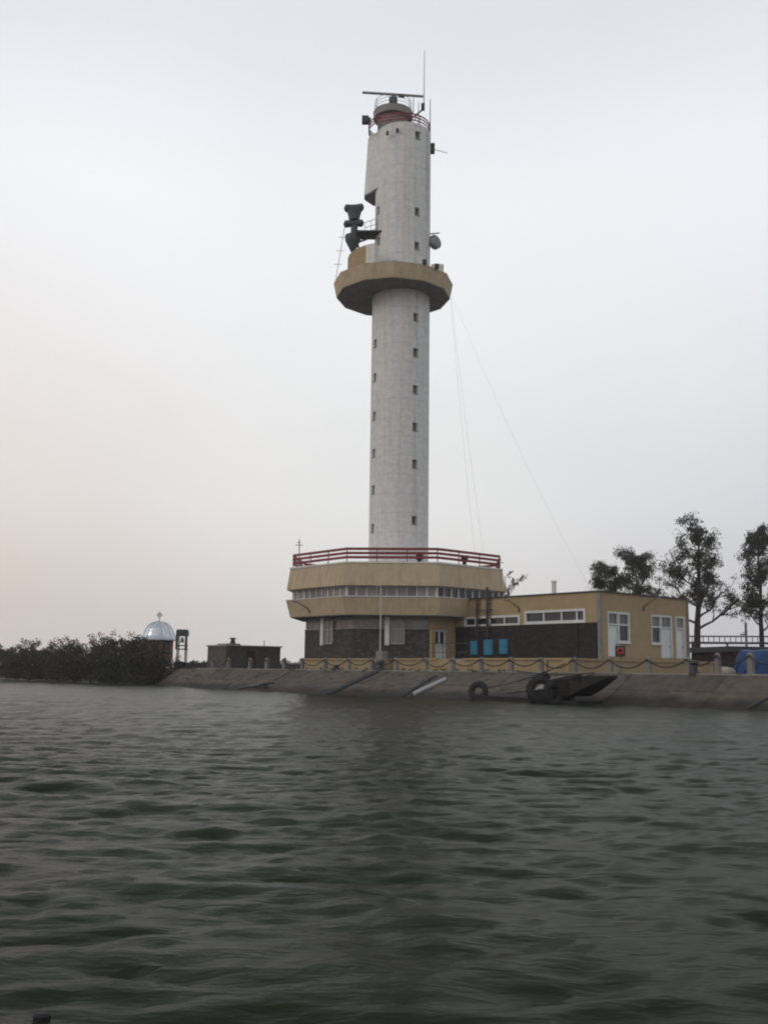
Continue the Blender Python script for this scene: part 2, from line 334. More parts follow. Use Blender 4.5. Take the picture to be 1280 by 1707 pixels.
b.add([G(u, v, QZ) for u in U2 for v in (vt(u) + .2, 60, 900)], [(i * 3 + j, (i + 1) * 3 + j, (i + 1) * 3 + j + 1, i * 3 + j + 1) for i in range(len(U2) - 1) for j in range(2)])
tag(b.build('ground', 'earth', origin=(0, 0, 0)), 'level ground behind the quay edge', kind='structure')
b = MB()
ku = [-20] + [u for u in us if u > -19] + [90]
b.loft([[G(u, vt(u) - .03, QZ - .16), G(u, vt(u) + .32, QZ - .16), G(u, vt(u) + .32, QZ + .03), G(u, vt(u) - .03, QZ + .03)] for u in ku])
tag(b.build('kerb', 'kerb', origin=(0, 0, 0)), 'pale concrete kerb along the top of the embankment', kind='structure')

# ------------------------------------------------------------------ control tower
root = thing('control_tower', (AX, AY, TZ), 'tall pale concrete control tower with ringed platform and ochre octagonal base', 'tower')
TAN = math.tan(R(22.5))
def face(a, phi, a_top=None, z0=0, z1=1):       # surface frame on an octagon face; apothem may vary with height
    n_ = (math.cos(phi), math.sin(phi)); t_ = (-n_[1], n_[0])
    def fn(s_, z, d):
        ap = (a if a_top is None else a + (a_top - a) * (z - z0) / (z1 - z0)) - d
        return G(n_[0] * ap + t_[0] * s_, n_[1] * ap + t_[1] * s_, z)
    return fn
def octo(a): return [G(a / math.cos(R(22.5)) * math.cos(R(22.5 + 45 * k)), a / math.cos(R(22.5)) * math.sin(R(22.5 + 45 * k)))[:2] for k in range(8)]
def oring(a, z): return [(x, y, z) for x, y in octo(a)]
# ground floor
MB().loft([oring(6.62, TZ), oring(6.62, 5.40)]).build('ground_floor_wall', 'concrete_dark', root)
for k in range(8):
    phi = R(45 * k); hw = 6.8 * TAN
    if k == 0:
        fn = face(6.8, 0); dz = (TZ, 4.42); d0, d1 = -2.62, -1.42
        MB().holes(fn, [-hw, hw], [TZ, 5.36], [(d0, d1, *dz)], .16).build('door_wall', 'ochre', root)
        MB().fbox(fn, -hw - .12, -hw + .25, TZ, 5.36, -.12, .1).build('corner_pillar', 'ochre_dark', root)
        dr = MB().fbox(fn, d0, d1, TZ, dz[1], .12, .16).build('door', 'door_white', root)
        fm = MB()
        for a0, a1, b0, b1 in ((d0, d0 + .1, *dz), (d1 - .1, d1, *dz), (-2.07, -1.97, *dz), (d0, d1, dz[1] - .1, dz[1]), (d0, d1, TZ + .98, TZ + 1.1)): fm.fbox(fn, a0, a1, b0, b1, .05, .13)
        fm.build('frame', 'frame', dr)
        for a0, a1 in ((d0 + .14, -2.11), (-1.93, d1 - .14)): MB().fbox(fn, a0, a1, TZ + 1.14, dz[1] - .14, .10, .119).build('pane', 'glass', dr)
    else:
        fn = face(6.8, phi)
        MB().fbox(fn, -hw, hw, TZ, 4.42, 0, .15).build('stone_cladding', 'stone', root)
        MB().fbox(fn, -hw - .04, hw + .04, 4.42, 4.47, -.05, .17).build('stone_coping', 'frame_dull', root)
        wb = MB()
        n = 7; ww = 2 * hw / n
        for i in range(n + 1): wb.fbox(fn, -hw + i * ww - .035, -hw + i * ww + .035, 4.5, 5.08, .10, .2)
        wb.fbox(fn, -hw, hw, 5.04, 5.1, .1, .2); wb = wb.build('window_band', 'frame_dull', root)
        for i in range(n): MB().fbox(fn, -hw + i * ww + .04, -hw + (i + 1) * ww - .04, 4.5, 5.04, .13, .17).build('pane', random.choice(['glass_mid', 'curtain', 'curtain']), wb)
        if k in (6, 7):                             # tall narrow window with a white pier beside it
            s0 = -.35 if k == 6 else -.1
            MB().fbox(fn, s0 - .42, s0 - .08, 3.28, 5.3, -.14, .02).build('pier', 'frame', root)
            tw = MB()
            for a0, a1, b0, b1 in ((s0, s0 + .07, 3.35, 5.05), (s0 + .93, s0 + 1.0, 3.35, 5.05), (s0, s0 + 1.0, 3.35, 3.43), (s0, s0 + 1.0, 4.35, 4.42), (s0 + .47, s0 + .53, 3.43, 5.05)): tw.fbox(fn, a0, a1, b0, b1, -.09, .0)
            tw = tw.build('tall_window', 'frame_dull', root)
            MB().fbox(fn, s0 + .07, s0 + .93, 3.43, 5.05, -.04, .0).build('pane', 'curtain', tw)
# lower band, window strip, upper band
MB().loft([oring(7.88, 5.38), oring(8.20, 6.60)]).build('lower_band', 'ochre_faded', root)
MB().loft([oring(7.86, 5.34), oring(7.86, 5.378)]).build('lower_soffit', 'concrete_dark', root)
MB().loft([oring(8.24, 6.602), oring(8.24, 6.65)]).build('sill', 'white_trim', root)
MB().loft([oring(7.50, 6.65), oring(7.50, 7.42)]).build('window_core', 'concrete_dark', root)
for k in range(8):
    fn = face(7.72, R(45 * k)); hw = 7.72 * TAN; n = 9; ww = 2 * hw / n
    fb = MB()
    for i in range(n + 1):
        wd = .075 if i in (0, n) else random.choice([.03, .045, .06])
        fb.fbox(fn, -hw + i * ww - wd, -hw + i * ww + wd, 6.652, 7.40, 0, .12)
    fb.fbox(fn, -hw, hw, 6.652, 6.70, .001, .12); fb.fbox(fn, -hw, hw, 7.35, 7.40, .001, .12)
    fb = fb.build('window_band', 'frame', root)
    for i in range(n):
        pm = random.choice(['glass', 'glass', 'glass', 'glass_mid']) if k == 0 else random.choice(['curtain', 'curtain', 'glass_mid', 'curtain'])
        MB().fbox(fn, -hw + i * ww + .06, -hw + (i + 1) * ww - .06, 6.70, 7.35, .06, .09).build('pane', pm, fb)
MB().loft([oring(8.17, 7.405), oring(7.95, 8.98)]).build('upper_band', 'ochre_faded', root)
MB().loft([oring(8.0, 8.982), oring(8.0, 9.10)]).build('roof_slab', 'white_trim', root)
rl = MB().loft([oring(2.36 + .2, 9.102), oring(2.36 + .2, 9.3)]).build('shaft_plinth', 'concrete', root)
# red railing around the roof
rg = None
for zz in (10.02, 9.72, 9.42):
    m_ = MB(); A_ = octo(7.78)
    for k in range(8): m_.bar((*A_[k], zz), (*A_[(k + 1) % 8], zz), .05, .19)
    o = m_.build('railing', 'red', root) if rg is None else m_.build('rail', 'red', rg)
    rg = rg or o
for k in range(8):
    A_ = octo(7.74)
    for i in range(3):
        f_ = i / 3; x = A_[k][0] * (1 - f_) + A_[(k + 1) % 8][0] * f_; y = A_[k][1] * (1 - f_) + A_[(k + 1) % 8][1] * f_
        MB().obox((x, y, 9.6), .07, .07, 1.0).build('railing_post', 'red', rg)
# shaft: windows in two columns facing the water, recessed
def cyl(cx, cy, r_): return lambda a, z, d: (cx + (r_ - d) * math.sin(a), cy - (r_ - d) * math.cos(a), z)
def shaft(name, cx, r_, z0, z1, wins):
    fn = cyl(cx, AY, r_); hs = [(R(a) - .23 / r_, R(a) + .23 / r_, z - .33, z + .33) for a, z in wins]
    MB().holes(fn, [R(a) for a in np.arange(-180, 181, 4.5)], [z0, z1], hs, .34).build(name, 'concrete', root)
    for h in hs:
        wn = MB()
        for a0, a1, b0, b1 in ((h[0], h[0] + .02, h[2], h[3]), (h[1] - .02, h[1], h[2], h[3]), (h[0], h[1], h[3] - .05, h[3])): wn.fbox(fn, a0, a1, b0, b1, .24, .33)
        wn.fbox(fn, h[0], h[1], h[2] - .05, h[2] + .02, -.05, .32)
        wn = wn.build('window', 'concrete_dark', root); MB().fbox(fn, h[0], h[1], h[2], h[3], .28, .34).build('pane', 'glass_mid', wn)
low = [(30, z) for z in (29.2, 26.3, 23.3, 20.3, 17.35, 12.95)] + [(-61, z) for z in (27.3, 24.5, 21.35, 18.35, 15.45, 12.4)]
shaft('shaft', AX + .02, 2.335, 9.1, 31.6, low)
shaft('upper_shaft', AX + .10, 2.27, 32.3, 45.72, [(30, 44.7), (30, 38.1), (30, 35.2), (-64, 38.6), (-60, 35.9)])
MB().lathe(AX + .10, AY, [(2.26, 45.70), (2.26, 45.74)], 48).build('roof_deck', 'concrete_dark', root)
fn = cyl(AX + .1, AY, 2.27); MB().fbox(fn, R(57), R(63), 32.4, 45.5, -.14, .05).build('cable_duct', 'concrete', root)
# overhanging bulge on the left of the upper shaft
def bul(k, z): return [(AX + .1 + x * k + dx_, AY + y, z) for x, y, dx_ in ((-.2, -2.245, 0), (-1.0, -2.0, 0), (-1.70, -1.47, 0), (-2.5, -.42, 0), (-3.22, .5, 0), (-3.22, 1.25, 0), (-2.5, 2.3, 0), (-.6, 2.2, 0), (0, 0, 0))]
MB().loft([bul(1.0, 40.62), bul(.985, 41.6), bul(.92, 45.74)]).build('overhang', 'concrete', root)
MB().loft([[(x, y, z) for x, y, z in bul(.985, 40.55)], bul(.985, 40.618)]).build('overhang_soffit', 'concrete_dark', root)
# platform: twelve-sided ring with ochre rim
PX, PY = AX - .62, AY
def dod(r_, z): return [(PX + r_ * math.sin(R(30 * k)), PY - r_ * math.cos(R(30 * k)), z) for k in range(12)]
MB().loft([dod(4.62, 31.50), dod(4.86, 32.72), dod(4.66, 32.72), dod(4.6, 32.3)], False, False).build('platform_rim', 'ochre_faded', root)
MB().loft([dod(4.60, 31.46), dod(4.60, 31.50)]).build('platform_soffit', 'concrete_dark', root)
MB().loft([dod(4.64, 32.2), dod(4.64, 32.32)]).build('platform_floor', 'concrete', root)
def arcwall(a0, a1, r0, r1, z0, z1, n=10):
    return MB().loft([[(PX + r0 * math.sin(a), PY - r0 * math.cos(a), z0), (PX + r1 * math.sin(a), PY - r1 * math.cos(a), z0), (PX + r1 * math.sin(a), PY - r1 * math.cos(a), z1), (PX + r0 * math.sin(a), PY - r0 * math.cos(a), z1)] for a in np.linspace(a0, a1, n)])
arcwall(R(-150), R(-36), 3.75, 3.55, 32.9, 34.75).build('screen_wall', 'ochre', root)
arcwall(R(-150), R(-36), 3.70, 3.58, 32.32, 32.9).build('screen_base', 'concrete_dark', root)
arcwall(R(-36), R(-24), 3.75, 2.9, 32.32, 34.75, 3).build('screen_return', 'white_trim', root)
MB().obox((AX + 2.95, AY - .3, 33.25), 1.0, .9, 1.85).build('platform_cabinet', 'white_trim', root)
MB().lathe(AX - 1.4, AY - 2.6, [(.5, 32.32), (.5, 33.2), (.3, 33.35)], 12, sx=1.2).build('roof_hatch', 'pale_metal', root)
# thin rail above the platform beside the radar
for zz in (37.05, 37.45, 37.9):
    MB().bar((AX - 3.0, AY - .2, zz), (AX - 2.0, AY - 1.0, zz), .035).build('guard_rail', 'grey_metal', root)
for f_ in (0, .5, 1): MB().bar((AX - 3.0 + f_, AY - .2 - .8 * f_, 36.7), (AX - 3.0 + f_, AY - .2 - .8 * f_, 37.92), .04).build('guard_post', 'grey_metal', root)
MB().obox((AX - 2.6, AY - .7, 36.62), 2.0, 1.6, .12).build('balcony', 'dark_metal', root)
# top: red pedestal, deck drum and railings
DXc = AX - .80
MB().lathe(DXc, AY, [(1.28, 45.74), (1.28, 47.0)], 32).build('pedestal', 'concrete_dark', root)
MB().lathe(DXc, AY, [(1.2, 46.98), (1.62, 47.12), (1.66, 47.72), (1.5, 47.76)], 32).build('top_deck', 'concrete_dark', root)
rr = None
for zz in (46.0, 46.27, 46.52):
    ring = []
    for a in np.arange(-180, 180, 12):
        x = AX + .1 + 2.18 * math.sin(R(a)); y = AY - 2.18 * math.cos(R(a))
        if a < 0 and x < AX - .2: x -= .75 * min(1, (AX - .2 - x) / 1.2)
        ring.append((x, y, zz))
    o = MB()
    for p, q in zip(ring, ring[1:] + ring[:1]): o.bar(p, q, .05, .11)
    o = o.build('top_railing', 'red', root) if rr is None else o.build('rail', 'red', rr)
    rr = rr or o
for p in ring[::3]: MB().obox((p[0], p[1], 46.15), .06, .06, .8).build('railing_post', 'red', rr)
dk = None
for zz in (48.05, 48.35, 48.62):
    m_ = MB(); pts = [(DXc + 1.55 * math.sin(R(a)), AY - 1.55 * math.cos(R(a)), zz) for a in range(0, 360, 20)]
    for p, q in zip(pts, pts[1:] + pts[:1]): m_.bar(p, q, .03)
    o = m_.build('deck_railing', 'grey_metal', root) if dk is None else m_.build('rail', 'grey_metal', dk)
    dk = dk or o
for p in pts[::3]: MB().bar((p[0], p[1], 47.7), p, .045).build('railing_post', 'grey_metal', dk)

# ------------------------------------------------------------------ antennas and fittings on the tower
sc_ = thing('radar_scanner', (DXc, AY, 47.76), 'long horizontal radar scanner bar on a motor box at the very top of the tower', 'radar')
MB().lathe(DXc, AY, [(.30, 47.76), (.30, 48.5), (.36, 48.55), (.36, 49.1), (.15, 49.2), (.12, 49.4)], 12).build('motor_housing', 'dark_metal', sc_)
MB().bar((AX - 3.4, AY - .05, 49.56), (AX + 1.72, AY + .05, 49.33), .16, .15).build('scanner_arm', 'grey_metal', sc_)
MB().bar((AX - .1, AY, 49.2), (AX - .1, AY, 49.42), .5, .2).build('bracket', 'dark_metal', sc_)
wa = thing('whip_antenna', (AX + 1.78, AY, 48.2), 'tall thin whip antenna standing highest of all on the tower top', 'antenna', 'whip antennas on the tower')
MB().tube([(AX + 1.78, AY, 48.2), (AX + 1.79, AY, 50), (AX + 1.80, AY, 53.5)], [.05, .035, .022], 6).build('mast', 'grey_metal', wa)
MB().obox((AX + 1.70, AY, 48.35), .3, .3, .55).build('tuner_box', 'dark_metal', wa)
MB().bar((AX + .75, AY, 47.3), (AX + 1.75, AY, 48.15), .1).build('outrigger', 'dark_metal', wa)
MB().bar((AX + .85, AY, 46.9), (AX + 1.4, AY, 47.85), .05).build('stay', 'grey_metal', wa)
tag(MB().tube([(AX + 2.3, AY - .2, 45.74), (AX + 2.3, AY - .2, 48.9)], [.05, .03], 6).build('whip_antenna', 'grey_metal'), 'short thin whip antenna rising from the right end of the red top railing', 'antenna', 'whip antennas on the tower')
tag(MB().tube([(AX + .9, AY - .1, 47.74), (AX + .9, AY - .1, 49.1)], [.04, .03], 6).build('whip_antenna', 'grey_metal'), 'stub whip antenna on the top deck just right of the radar motor', 'antenna', 'whip antennas on the tower')
tag(MB().tube([(AX + 1.35, AY + .4, 45.74), (AX + 1.35, AY + .4, 49.0)], [.035, .03], 6).build('whip_antenna', 'grey_metal'), 'slim whip antenna under the right half of the radar bar', 'antenna', 'whip antennas on the tower')
fl = thing('floodlight', (AX - 2.85, AY - .6, 45.7), 'dark floodlight on a short pole at the left of the tower top', 'floodlight')
MB().bar((AX - 2.75, AY - .6, 45.6), (AX - 2.75, AY - .6, 46.7), .07).build('pole', 'grey_metal', fl)
MB().obox((AX - 3.1, AY - .6, 46.75), .55, .45, .6).build('lamp_head', 'dark_metal', fl)
MB().obox((AX - 2.74, AY - .6, 46.75), .18, .3, .36).build('gear_box', 'dark_metal', fl)
ya = thing('yagi_antenna', (AX + 2.55, AY, 44.3), 'thin yagi antenna pointing right from a dark box on the tower head', 'antenna')
MB().obox((AX + 2.52, AY - .1, 44.55), .36, .5, .75).build('box', 'dark_metal', ya)
MB().bar((AX + 2.6, AY - .1, 44.5), (AX + 3.75, AY - .2, 44.12), .035).build('boom', 'grey_metal', ya)
for f_ in (.3, .6, .9):
    x = AX + 2.7 + 1.05 * f_; z = 44.47 - .35 * f_; MB().bar((x, AY - .3, z - .15), (x, AY, z + .15), .02).build('element', 'grey_metal', ya)
for xx, zz, t_ in ((-.45, 44.95, 'small dark bracket lamp on the shaft under the red top railing'), (-1.25, 44.7, 'tiny dark wall fitting left of the bracket lamp below the red top railing')):
    m_ = thing('bracket_lamp', (AX + xx, AY - 2.25, zz), t_, 'lamp')
    MB().obox((AX + xx, AY - 2.28, zz), .12, .2, .3 if xx > -1 else .2).build('bracket', 'dark_metal', m_)
    MB().lathe(AX + xx, AY - 2.42, [(.06, zz - .3), (.11, zz - .2), (.11, zz + .02), (.05, zz + .1)], 8).build('lamp_head', 'dark_metal', m_)
# stacked dark radar on the left of the platform
rx, ry = AX - 3.92, AY - .4
mat('radar_grey', (.085, .09, .095), (.055, .058, .062), 4, .6)
ra = thing('surveillance_radar', (rx, ry, 35.6), 'dark double-decked radar aerial on the left balcony above the platform', 'radar')
MB().lathe(rx - .05, ry, [(.12, 35.2), (.62, 36.2), (.66, 36.65), (.3, 36.75)], 10).build('pedestal', 'radar_grey', ra)
MB().lathe(rx + .05, ry, [(.3, 36.7), (.28, 37.5)], 10).build('neck', 'radar_grey', ra)
def bone(zc, hw, rz):
    rings = []
    for f_ in np.linspace(-1, 1, 13):
        k_ = (.78 + .22 * abs(f_) ** 1.5) * math.sqrt(max(0, 1 - max(0, (abs(f_) - .75) / .25) ** 2 * .93))
        rings.append([(rx + f_ * hw, ry + .36 * k_ * math.cos(t_), zc + rz * k_ * math.sin(t_) + .06 * f_) for t_ in np.linspace(0, 2 * math.pi, 12, endpoint=False)])
    return MB().loft(rings)
bone(37.72, .84, .33).build('lower_reflector', 'radar_grey', ra, True)
MB().lathe(rx + .03, ry, [(.42, 38.0), (.5, 38.4), (.62, 38.8)], 10).build('feed_housing', 'radar_grey', ra)
bone(39.08, .82, .36).build('upper_reflector', 'radar_grey', ra, True)
MB().bar((rx + .3, ry, 36.55), (AX - 1.9, AY - .9, 36.9), .14, .16).build('support_beam', 'radar_grey', ra)
MB().bar((rx - .1, ry, 35.9), (AX - 2.1, AY - .8, 36.5), .10, .12).build('support_strut', 'radar_grey', ra)
MB().bar((rx + .3, ry, 36.3), (rx + .6, ry + .3, 34.7), .12).build('support_leg', 'radar_grey', ra)
lm = thing('ladder_mast', (AX - 5.25, AY - .6, 32.72), 'thin pale ladder mast leaning up from the left rim of the platform', 'mast')
a_, b_ = (AX - 5.3, AY - .6, 32.7), (AX - 4.65, AY - .5, 37.4)
MB().bar(a_, b_, .05).build('pole', 'pale_metal', lm)
for f_ in (.3, .55, .8):
    p = [a_[i] + (b_[i] - a_[i]) * f_ for i in range(3)]; MB().bar((p[0] - .35, p[1], p[2]), (p[0] + .3, p[1], p[2]), .035).build('cross_arm', 'pale_metal', lm)
ds = thing('drum_antenna', (AX + 2.35, AY - .5, 35.6), 'grey round drum antenna fixed to the right side of the upper shaft', 'antenna')
c_ = np.array((AX + 2.72, AY - .75, 36.05)); ax_ = np.array((.62, -.76, .12)); ax_ /= np.linalg.norm(ax_)
e1 = np.cross(ax_, (0, 0, 1)); e1 /= np.linalg.norm(e1); e2 = np.cross(e1, ax_)
MB().loft([[c_ + ax_ * d_ + r_ * (e1 * math.cos(t_) + e2 * math.sin(t_)) for t_ in np.linspace(0, 2 * math.pi, 20, endpoint=False)] for r_, d_ in ((.3, -.4), (.58, -.2), (.60, .12), (.45, .22), (.15, .27))]).build('dish', 'grey_metal', ds)
MB().bar((AX + 2.15, AY - .3, 36.1), tuple(c_ - ax_ * .3), .14).build('mount', 'dark_metal', ds)
MB().bar((AX + 2.2, AY - .3, 36.95), (AX + 3.1, AY - .7, 36.85), .07).build('bracket_arm', 'dark_metal', ds)
for xx, yy, t_ in ((1.75, -4.2, 'small dark floodlight on the front platform rim below the drum antenna'), (2.75, -3.4, 'small dark floodlight at the right end of the platform rim')):
    m_ = thing('platform_floodlight', (AX + xx, AY + yy, 32.72), t_, 'floodlight')
    MB().obox((AX + xx, AY + yy, 32.9), .34, .3, .32).build('lamp_head', 'dark_metal', m_); MB().obox((AX + xx, AY + yy, 32.66), .08, .08, .2).build('stalk', 'dark_metal', m_)
# guy wires
for p, q, t_ in ((at(751, 497, 80), at(793, 938, 76), 'left of two thin cables dropping from the platform to the base roof'),
                 (at(752, 497, 79), at(809, 941, 76.3), 'right of two thin cables dropping from the platform to the base roof'),
                 (at(754, 495, 79.5), at(984, 983, 66.5), 'long thin cable slanting from the platform down to the annex roof')):
    n = 14; pts = [tuple(p[i] + (q[i] - p[i]) * k / n - (.8 * 4 * (k / n) * (1 - k / n) if i == 2 else 0) for i in range(3)) for k in range(n + 1)]
    tag(MB().tube(pts, .006, 4).build('cable', 'grey_metal'), t_, 'cable', 'cables from the tower platform')
# on the base roof
for x, y, D, t_ in ((699, 929, 73.2, 'dark red-brown floodlight on the base roof in front of the shaft'), (774, 938, 74.2, 'dark red-brown floodlight on the base roof right of the shaft')):
    p = at(x, y, D); m_ = thing('roof_floodlight', (p[0], p[1], 9.1), t_, 'floodlight', 'floodlights on the base roof')
    MB().obox((p[0], p[1], 9.62), .5, .3, .44).build('lamp_head', 'rust_dark', m_); MB().obox((p[0], p[1] + .05, 9.25), .3, .12, .32).build('stand', 'dark_metal', m_)
for x, y0, y1, D, t_ in ((499, 899, 941, 77.5, 'thin pole with short cross arms at the left corner of the base roof'), (833, 928, 948, 76.5, 'short pole with cross arm at the right corner of the base roof')):
    p, q = at(x, y0, D), at(x, y1, D); m_ = thing('cross_pole', (q[0], q[1], 9.1), t_, 'pole', 'cross poles on the base roof')
    MB().bar((q[0], q[1], 9.1), p, .07).build('pole', 'grey_metal', m_)
    MB().bar((p[0] - .3, p[1], p[2] - .45), (p[0] + .3, p[1], p[2] - .45), .05).build('cross_arm', 'grey_metal', m_); MB().bar((p[0] - .12, p[1], p[2] - .25), (p[0] + .12, p[1], p[2] - .25), .05).build('cross_arm', 'grey_metal', m_)

# ------------------------------------------------------------------ annex building
V0, V1, U0, U1, ZR = -.45, 9.45, 6.9, 19.6, 6.60
an = thing('annex_building', G(13, 4, TZ), 'low flat-roofed ochre annex with dark stone cladding beside the tower', 'building')
fl_ = lambda a, z, d: G(a, V0 + d, z)
fr_ = lambda a, z, d: G(U1 - d, a, z)
strips = [(7.75, 12.87, 4.70, 5.30, (7.75, 8.75, 10.1, 11.5, 12.87)), (13.42, 18.40, 4.78, 5.52, (13.42, 15.0, 16.5, 17.75, 18.40))]
hl = [s_[:4] for s_ in strips]
MB().holes(fl_, [U0, U1 - .02], [TZ, ZR], hl, .25).build('front_wall', 'ochre', an)
for a0, a1, b0, b1, cuts in strips:
    wm = MB(); c_ = .09
    for a, b in ((a0 - .06, a0 + c_), (a1 - c_, a1 + .06)): wm.fbox(fl_, a, b, b0 - .06, b1 + .06, -.03, .16)
    wm.fbox(fl_, a0 + c_, a1 - c_, b0 - .06, b0 + c_, -.03, .16); wm.fbox(fl_, a0 + c_, a1 - c_, b1 - c_, b1 + .06, -.03, .16)
    for c in cuts[1:-1]: wm.fbox(fl_, c - .05, c + .05, b0 + c_, b1 - c_, .02, .16)
    wo = wm.build('window', 'frame', an)
    for a, b in zip(cuts, cuts[1:]): MB().fbox(fl_, a + .05, b - .05, b0 + .06, b1 - .06, .12, .15).build('pane', 'glass', wo)
    MB().fbox(fl_, a0 - .12, a1 + .12, b0 - .11, b0 - .061, -.10, .05).build('sill', 'white_trim', wo)
MB().fbox(fl_, U0, U1 - .22, TZ, 4.66, -.14, -.002).build('stone_cladding', 'stone_dark', an)
MB().fbox(fl_, U1 - 1.9, U1 - 1.6, TZ + .01, 4.64, -.22, -.142).build('stone_pier', 'stone_dark', an)
MB().fbox(fl_, 6.55, 6.9, TZ, 5.0, -.16, .2).build('end_post', 'ochre_dark', an)
doors = [(.35, 1.45), (6.15, 7.40), (7.92, 8.95)]; wz = (3.50, 5.34)
wins = [(1.45, 2.60), (5.05, 6.15)]
hr = [(d0, d1, TZ, 5.34) for d0, d1 in doors] + [(w0, w1, *wz) for w0, w1 in wins]
MB().holes(fr_, [V0 + .02, V1], [TZ, ZR], hr, .25).build('side_wall', 'ochre', an)
for i, (d0, d1) in enumerate(doors):
    do = MB().fbox(fr_, d0 + .02, d1 - .02, TZ + .1, 4.56, .08, .14).build('door', 'door_white', an)
    fm = MB()
    for a, b in ((d0 - .05, d0 + .08), (d1 - .08, d1 + (.05 if i else 0))): fm.fbox(fr_, a, b, TZ, 5.40, -.03, .12)
    fm.fbox(fr_, d0 + .08, d1 - .08, 5.28, 5.40, -.03, .12); fm.fbox(fr_, d0 + .08, d1 - .08, 4.54, 4.64, .0, .12); fm.build('frame', 'frame', do)
    MB().fbox(fr_, d0 + .08, d1 - .08, 4.62, 5.30, .1, .14).build('pane', 'glass_mid', do)
    MB().fbox(fr_, d0, d1, TZ - .02, TZ + .1, -.05, .14).build('threshold', 'kerb', do)
    MB().fbox(fr_, d1 - .22, d1 - .12, 3.3, 3.36, .03, .08).build('handle', 'dark_metal', do)
for w0, w1 in wins:
    wm = MB()
    for a, b in ((w0, w0 + .09), (w1 - .09, w1 + .05)): wm.fbox(fr_, a, b, wz[0] - .06, wz[1] + .06, -.028, .12)
    for z0, z1 in ((wz[0] - .06, wz[0] + .08), (4.54, 4.64), (wz[1] - .08, wz[1] + .06)): wm.fbox(fr_, w0 + .09, w1 - .09, z0, z1, -.027, .12)
    wo = wm.build('window', 'frame', an)
    for z0, z1, m_ in ((wz[0] + .07, 4.55, 'glass'), (4.63, wz[1] - .06, 'glass_mid')): MB().fbox(fr_, w0 + .06, w1 - .06, z0, z1, .1, .14).build('pane', m_, wo)
    MB().fbox(fr_, w0 - .08, w1 + .1, wz[0] - .12, wz[0] - .061, -.1, .05).build('sill', 'white_trim', wo)
MB().gbox(U1 - .20, U1 + .03, V0 - .03, V0 + .16, TZ, ZR - .02).build('corner_pilaster', 'post_concrete', an)
MB().gbox(U1 - .2, U1 + .04, V1 - .2, V1 + .04, QZ, ZR - .02).build('corner_pilaster', 'post_concrete', an)
MB().gbox(U0, U1 - .3, V1 - .2, V1, QZ, ZR).build('back_wall', 'ochre', an)
MB().gbox(U0, U1 - .25, V0 + .27, V1 - .2, ZR - .3, ZR - .1).build('roof', 'concrete_dark', an)
cp = MB()
cp.gbox(U0, U1 + .12, V0 - .12, V0 + .3, ZR, ZR + .07); cp.gbox(U1 - .3, U1 + .12, V0 + .302, V1 + .12, ZR, ZR + .07); cp.gbox(U0, U1 - .302, V1 - .3, V1 + .12, ZR, ZR + .07)
cp.build('roof_coping', 'dark_metal', an)
MB().gbox(U1 + .002, U1 + .03, V0 + .3, V1 - .3, TZ, TZ + .28).build('plinth', 'ochre_dark', an)
p = at(923, 975, 71.5); ch = thing('chimney', (p[0], p[1], ZR - .1), 'single pale round chimney pipe on the annex roof', 'chimney')
MB().lathe(p[0], p[1], [(.17, ZR - .1), (.16, 7.72)], 14).build('flue', 'white_trim', ch); MB().lathe(p[0], p[1], [(.21, 7.72), (.21, 7.82)], 14).build('cap', 'white_trim', ch)
# wall lamps on arms
def wall_lamp(fn, a, z, t_, s_=1):
    q = fn(a, z, 0); m_ = thing('wall_lamp', q, t_, 'lamp', 'lamps on arms on the walls')
    MB().tube([fn(a, z - .45, .02), fn(a, z - .25, -.1), fn(a + .35 * s_, z + .15, -.55), fn(a + .5 * s_, z + .25, -.8)], .035, 6).build('arm', 'dark_metal', m_)
    e = fn(a + .6 * s_, z + .28, -.95); MB().bar(fn(a + .45 * s_, z + .22, -.75), e, .22, .12).build('lamp_head', 'grey_metal', m_)
    MB().fbox(fn, a - .07, a + .07, z - .55, z - .35, -.04, .0).build('wall_plate', 'dark_metal', m_)
wall_lamp(fl_, 12.9, 6.1, 'lamp on a curved arm above the long windows of the annex front', -1)
wall_lamp(fr_, 4.2, 6.15, 'lamp on a curved arm on the door side of the annex')
wall_lamp(face(7.88, R(-90), 8.2, 5.38, 6.6), -.75, 6.15, 'lamp on a curved arm on the left face of the lower ochre band', -1)
# blue cabinets on the stone wall
for i, (a0, a1, z0, z1) in enumerate(((8.50, 9.18, 2.68, 3.64), (9.82, 10.62, 2.66, 3.70), (11.28, 12.0, 2.72, 3.72))):
    fb_ = thing('blue_cabinet', fl_((a0 + a1) / 2, z0, -.25), ('leftmost', 'middle', 'rightmost')[i] + ' of three bright blue cabinets on the dark stone wall', 'cabinet', 'blue cabinets on the annex wall')
    MB().fbox(fl_, a0, a1, z0, z1, -.27, -.141).build('body', 'blue_paint', fb_); MB().fbox(fl_, a0 + .05, a1 - .05, z0 + .05, z1 - .05, -.29, -.271).build('door', 'blue_paint', fb_)
    MB().fbox(fl_, a1 - .14, a1 - .1, (z0 + z1) / 2 - .06, (z0 + z1) / 2 + .06, -.31, -.291).build('handle', 'dark_metal', fb_)

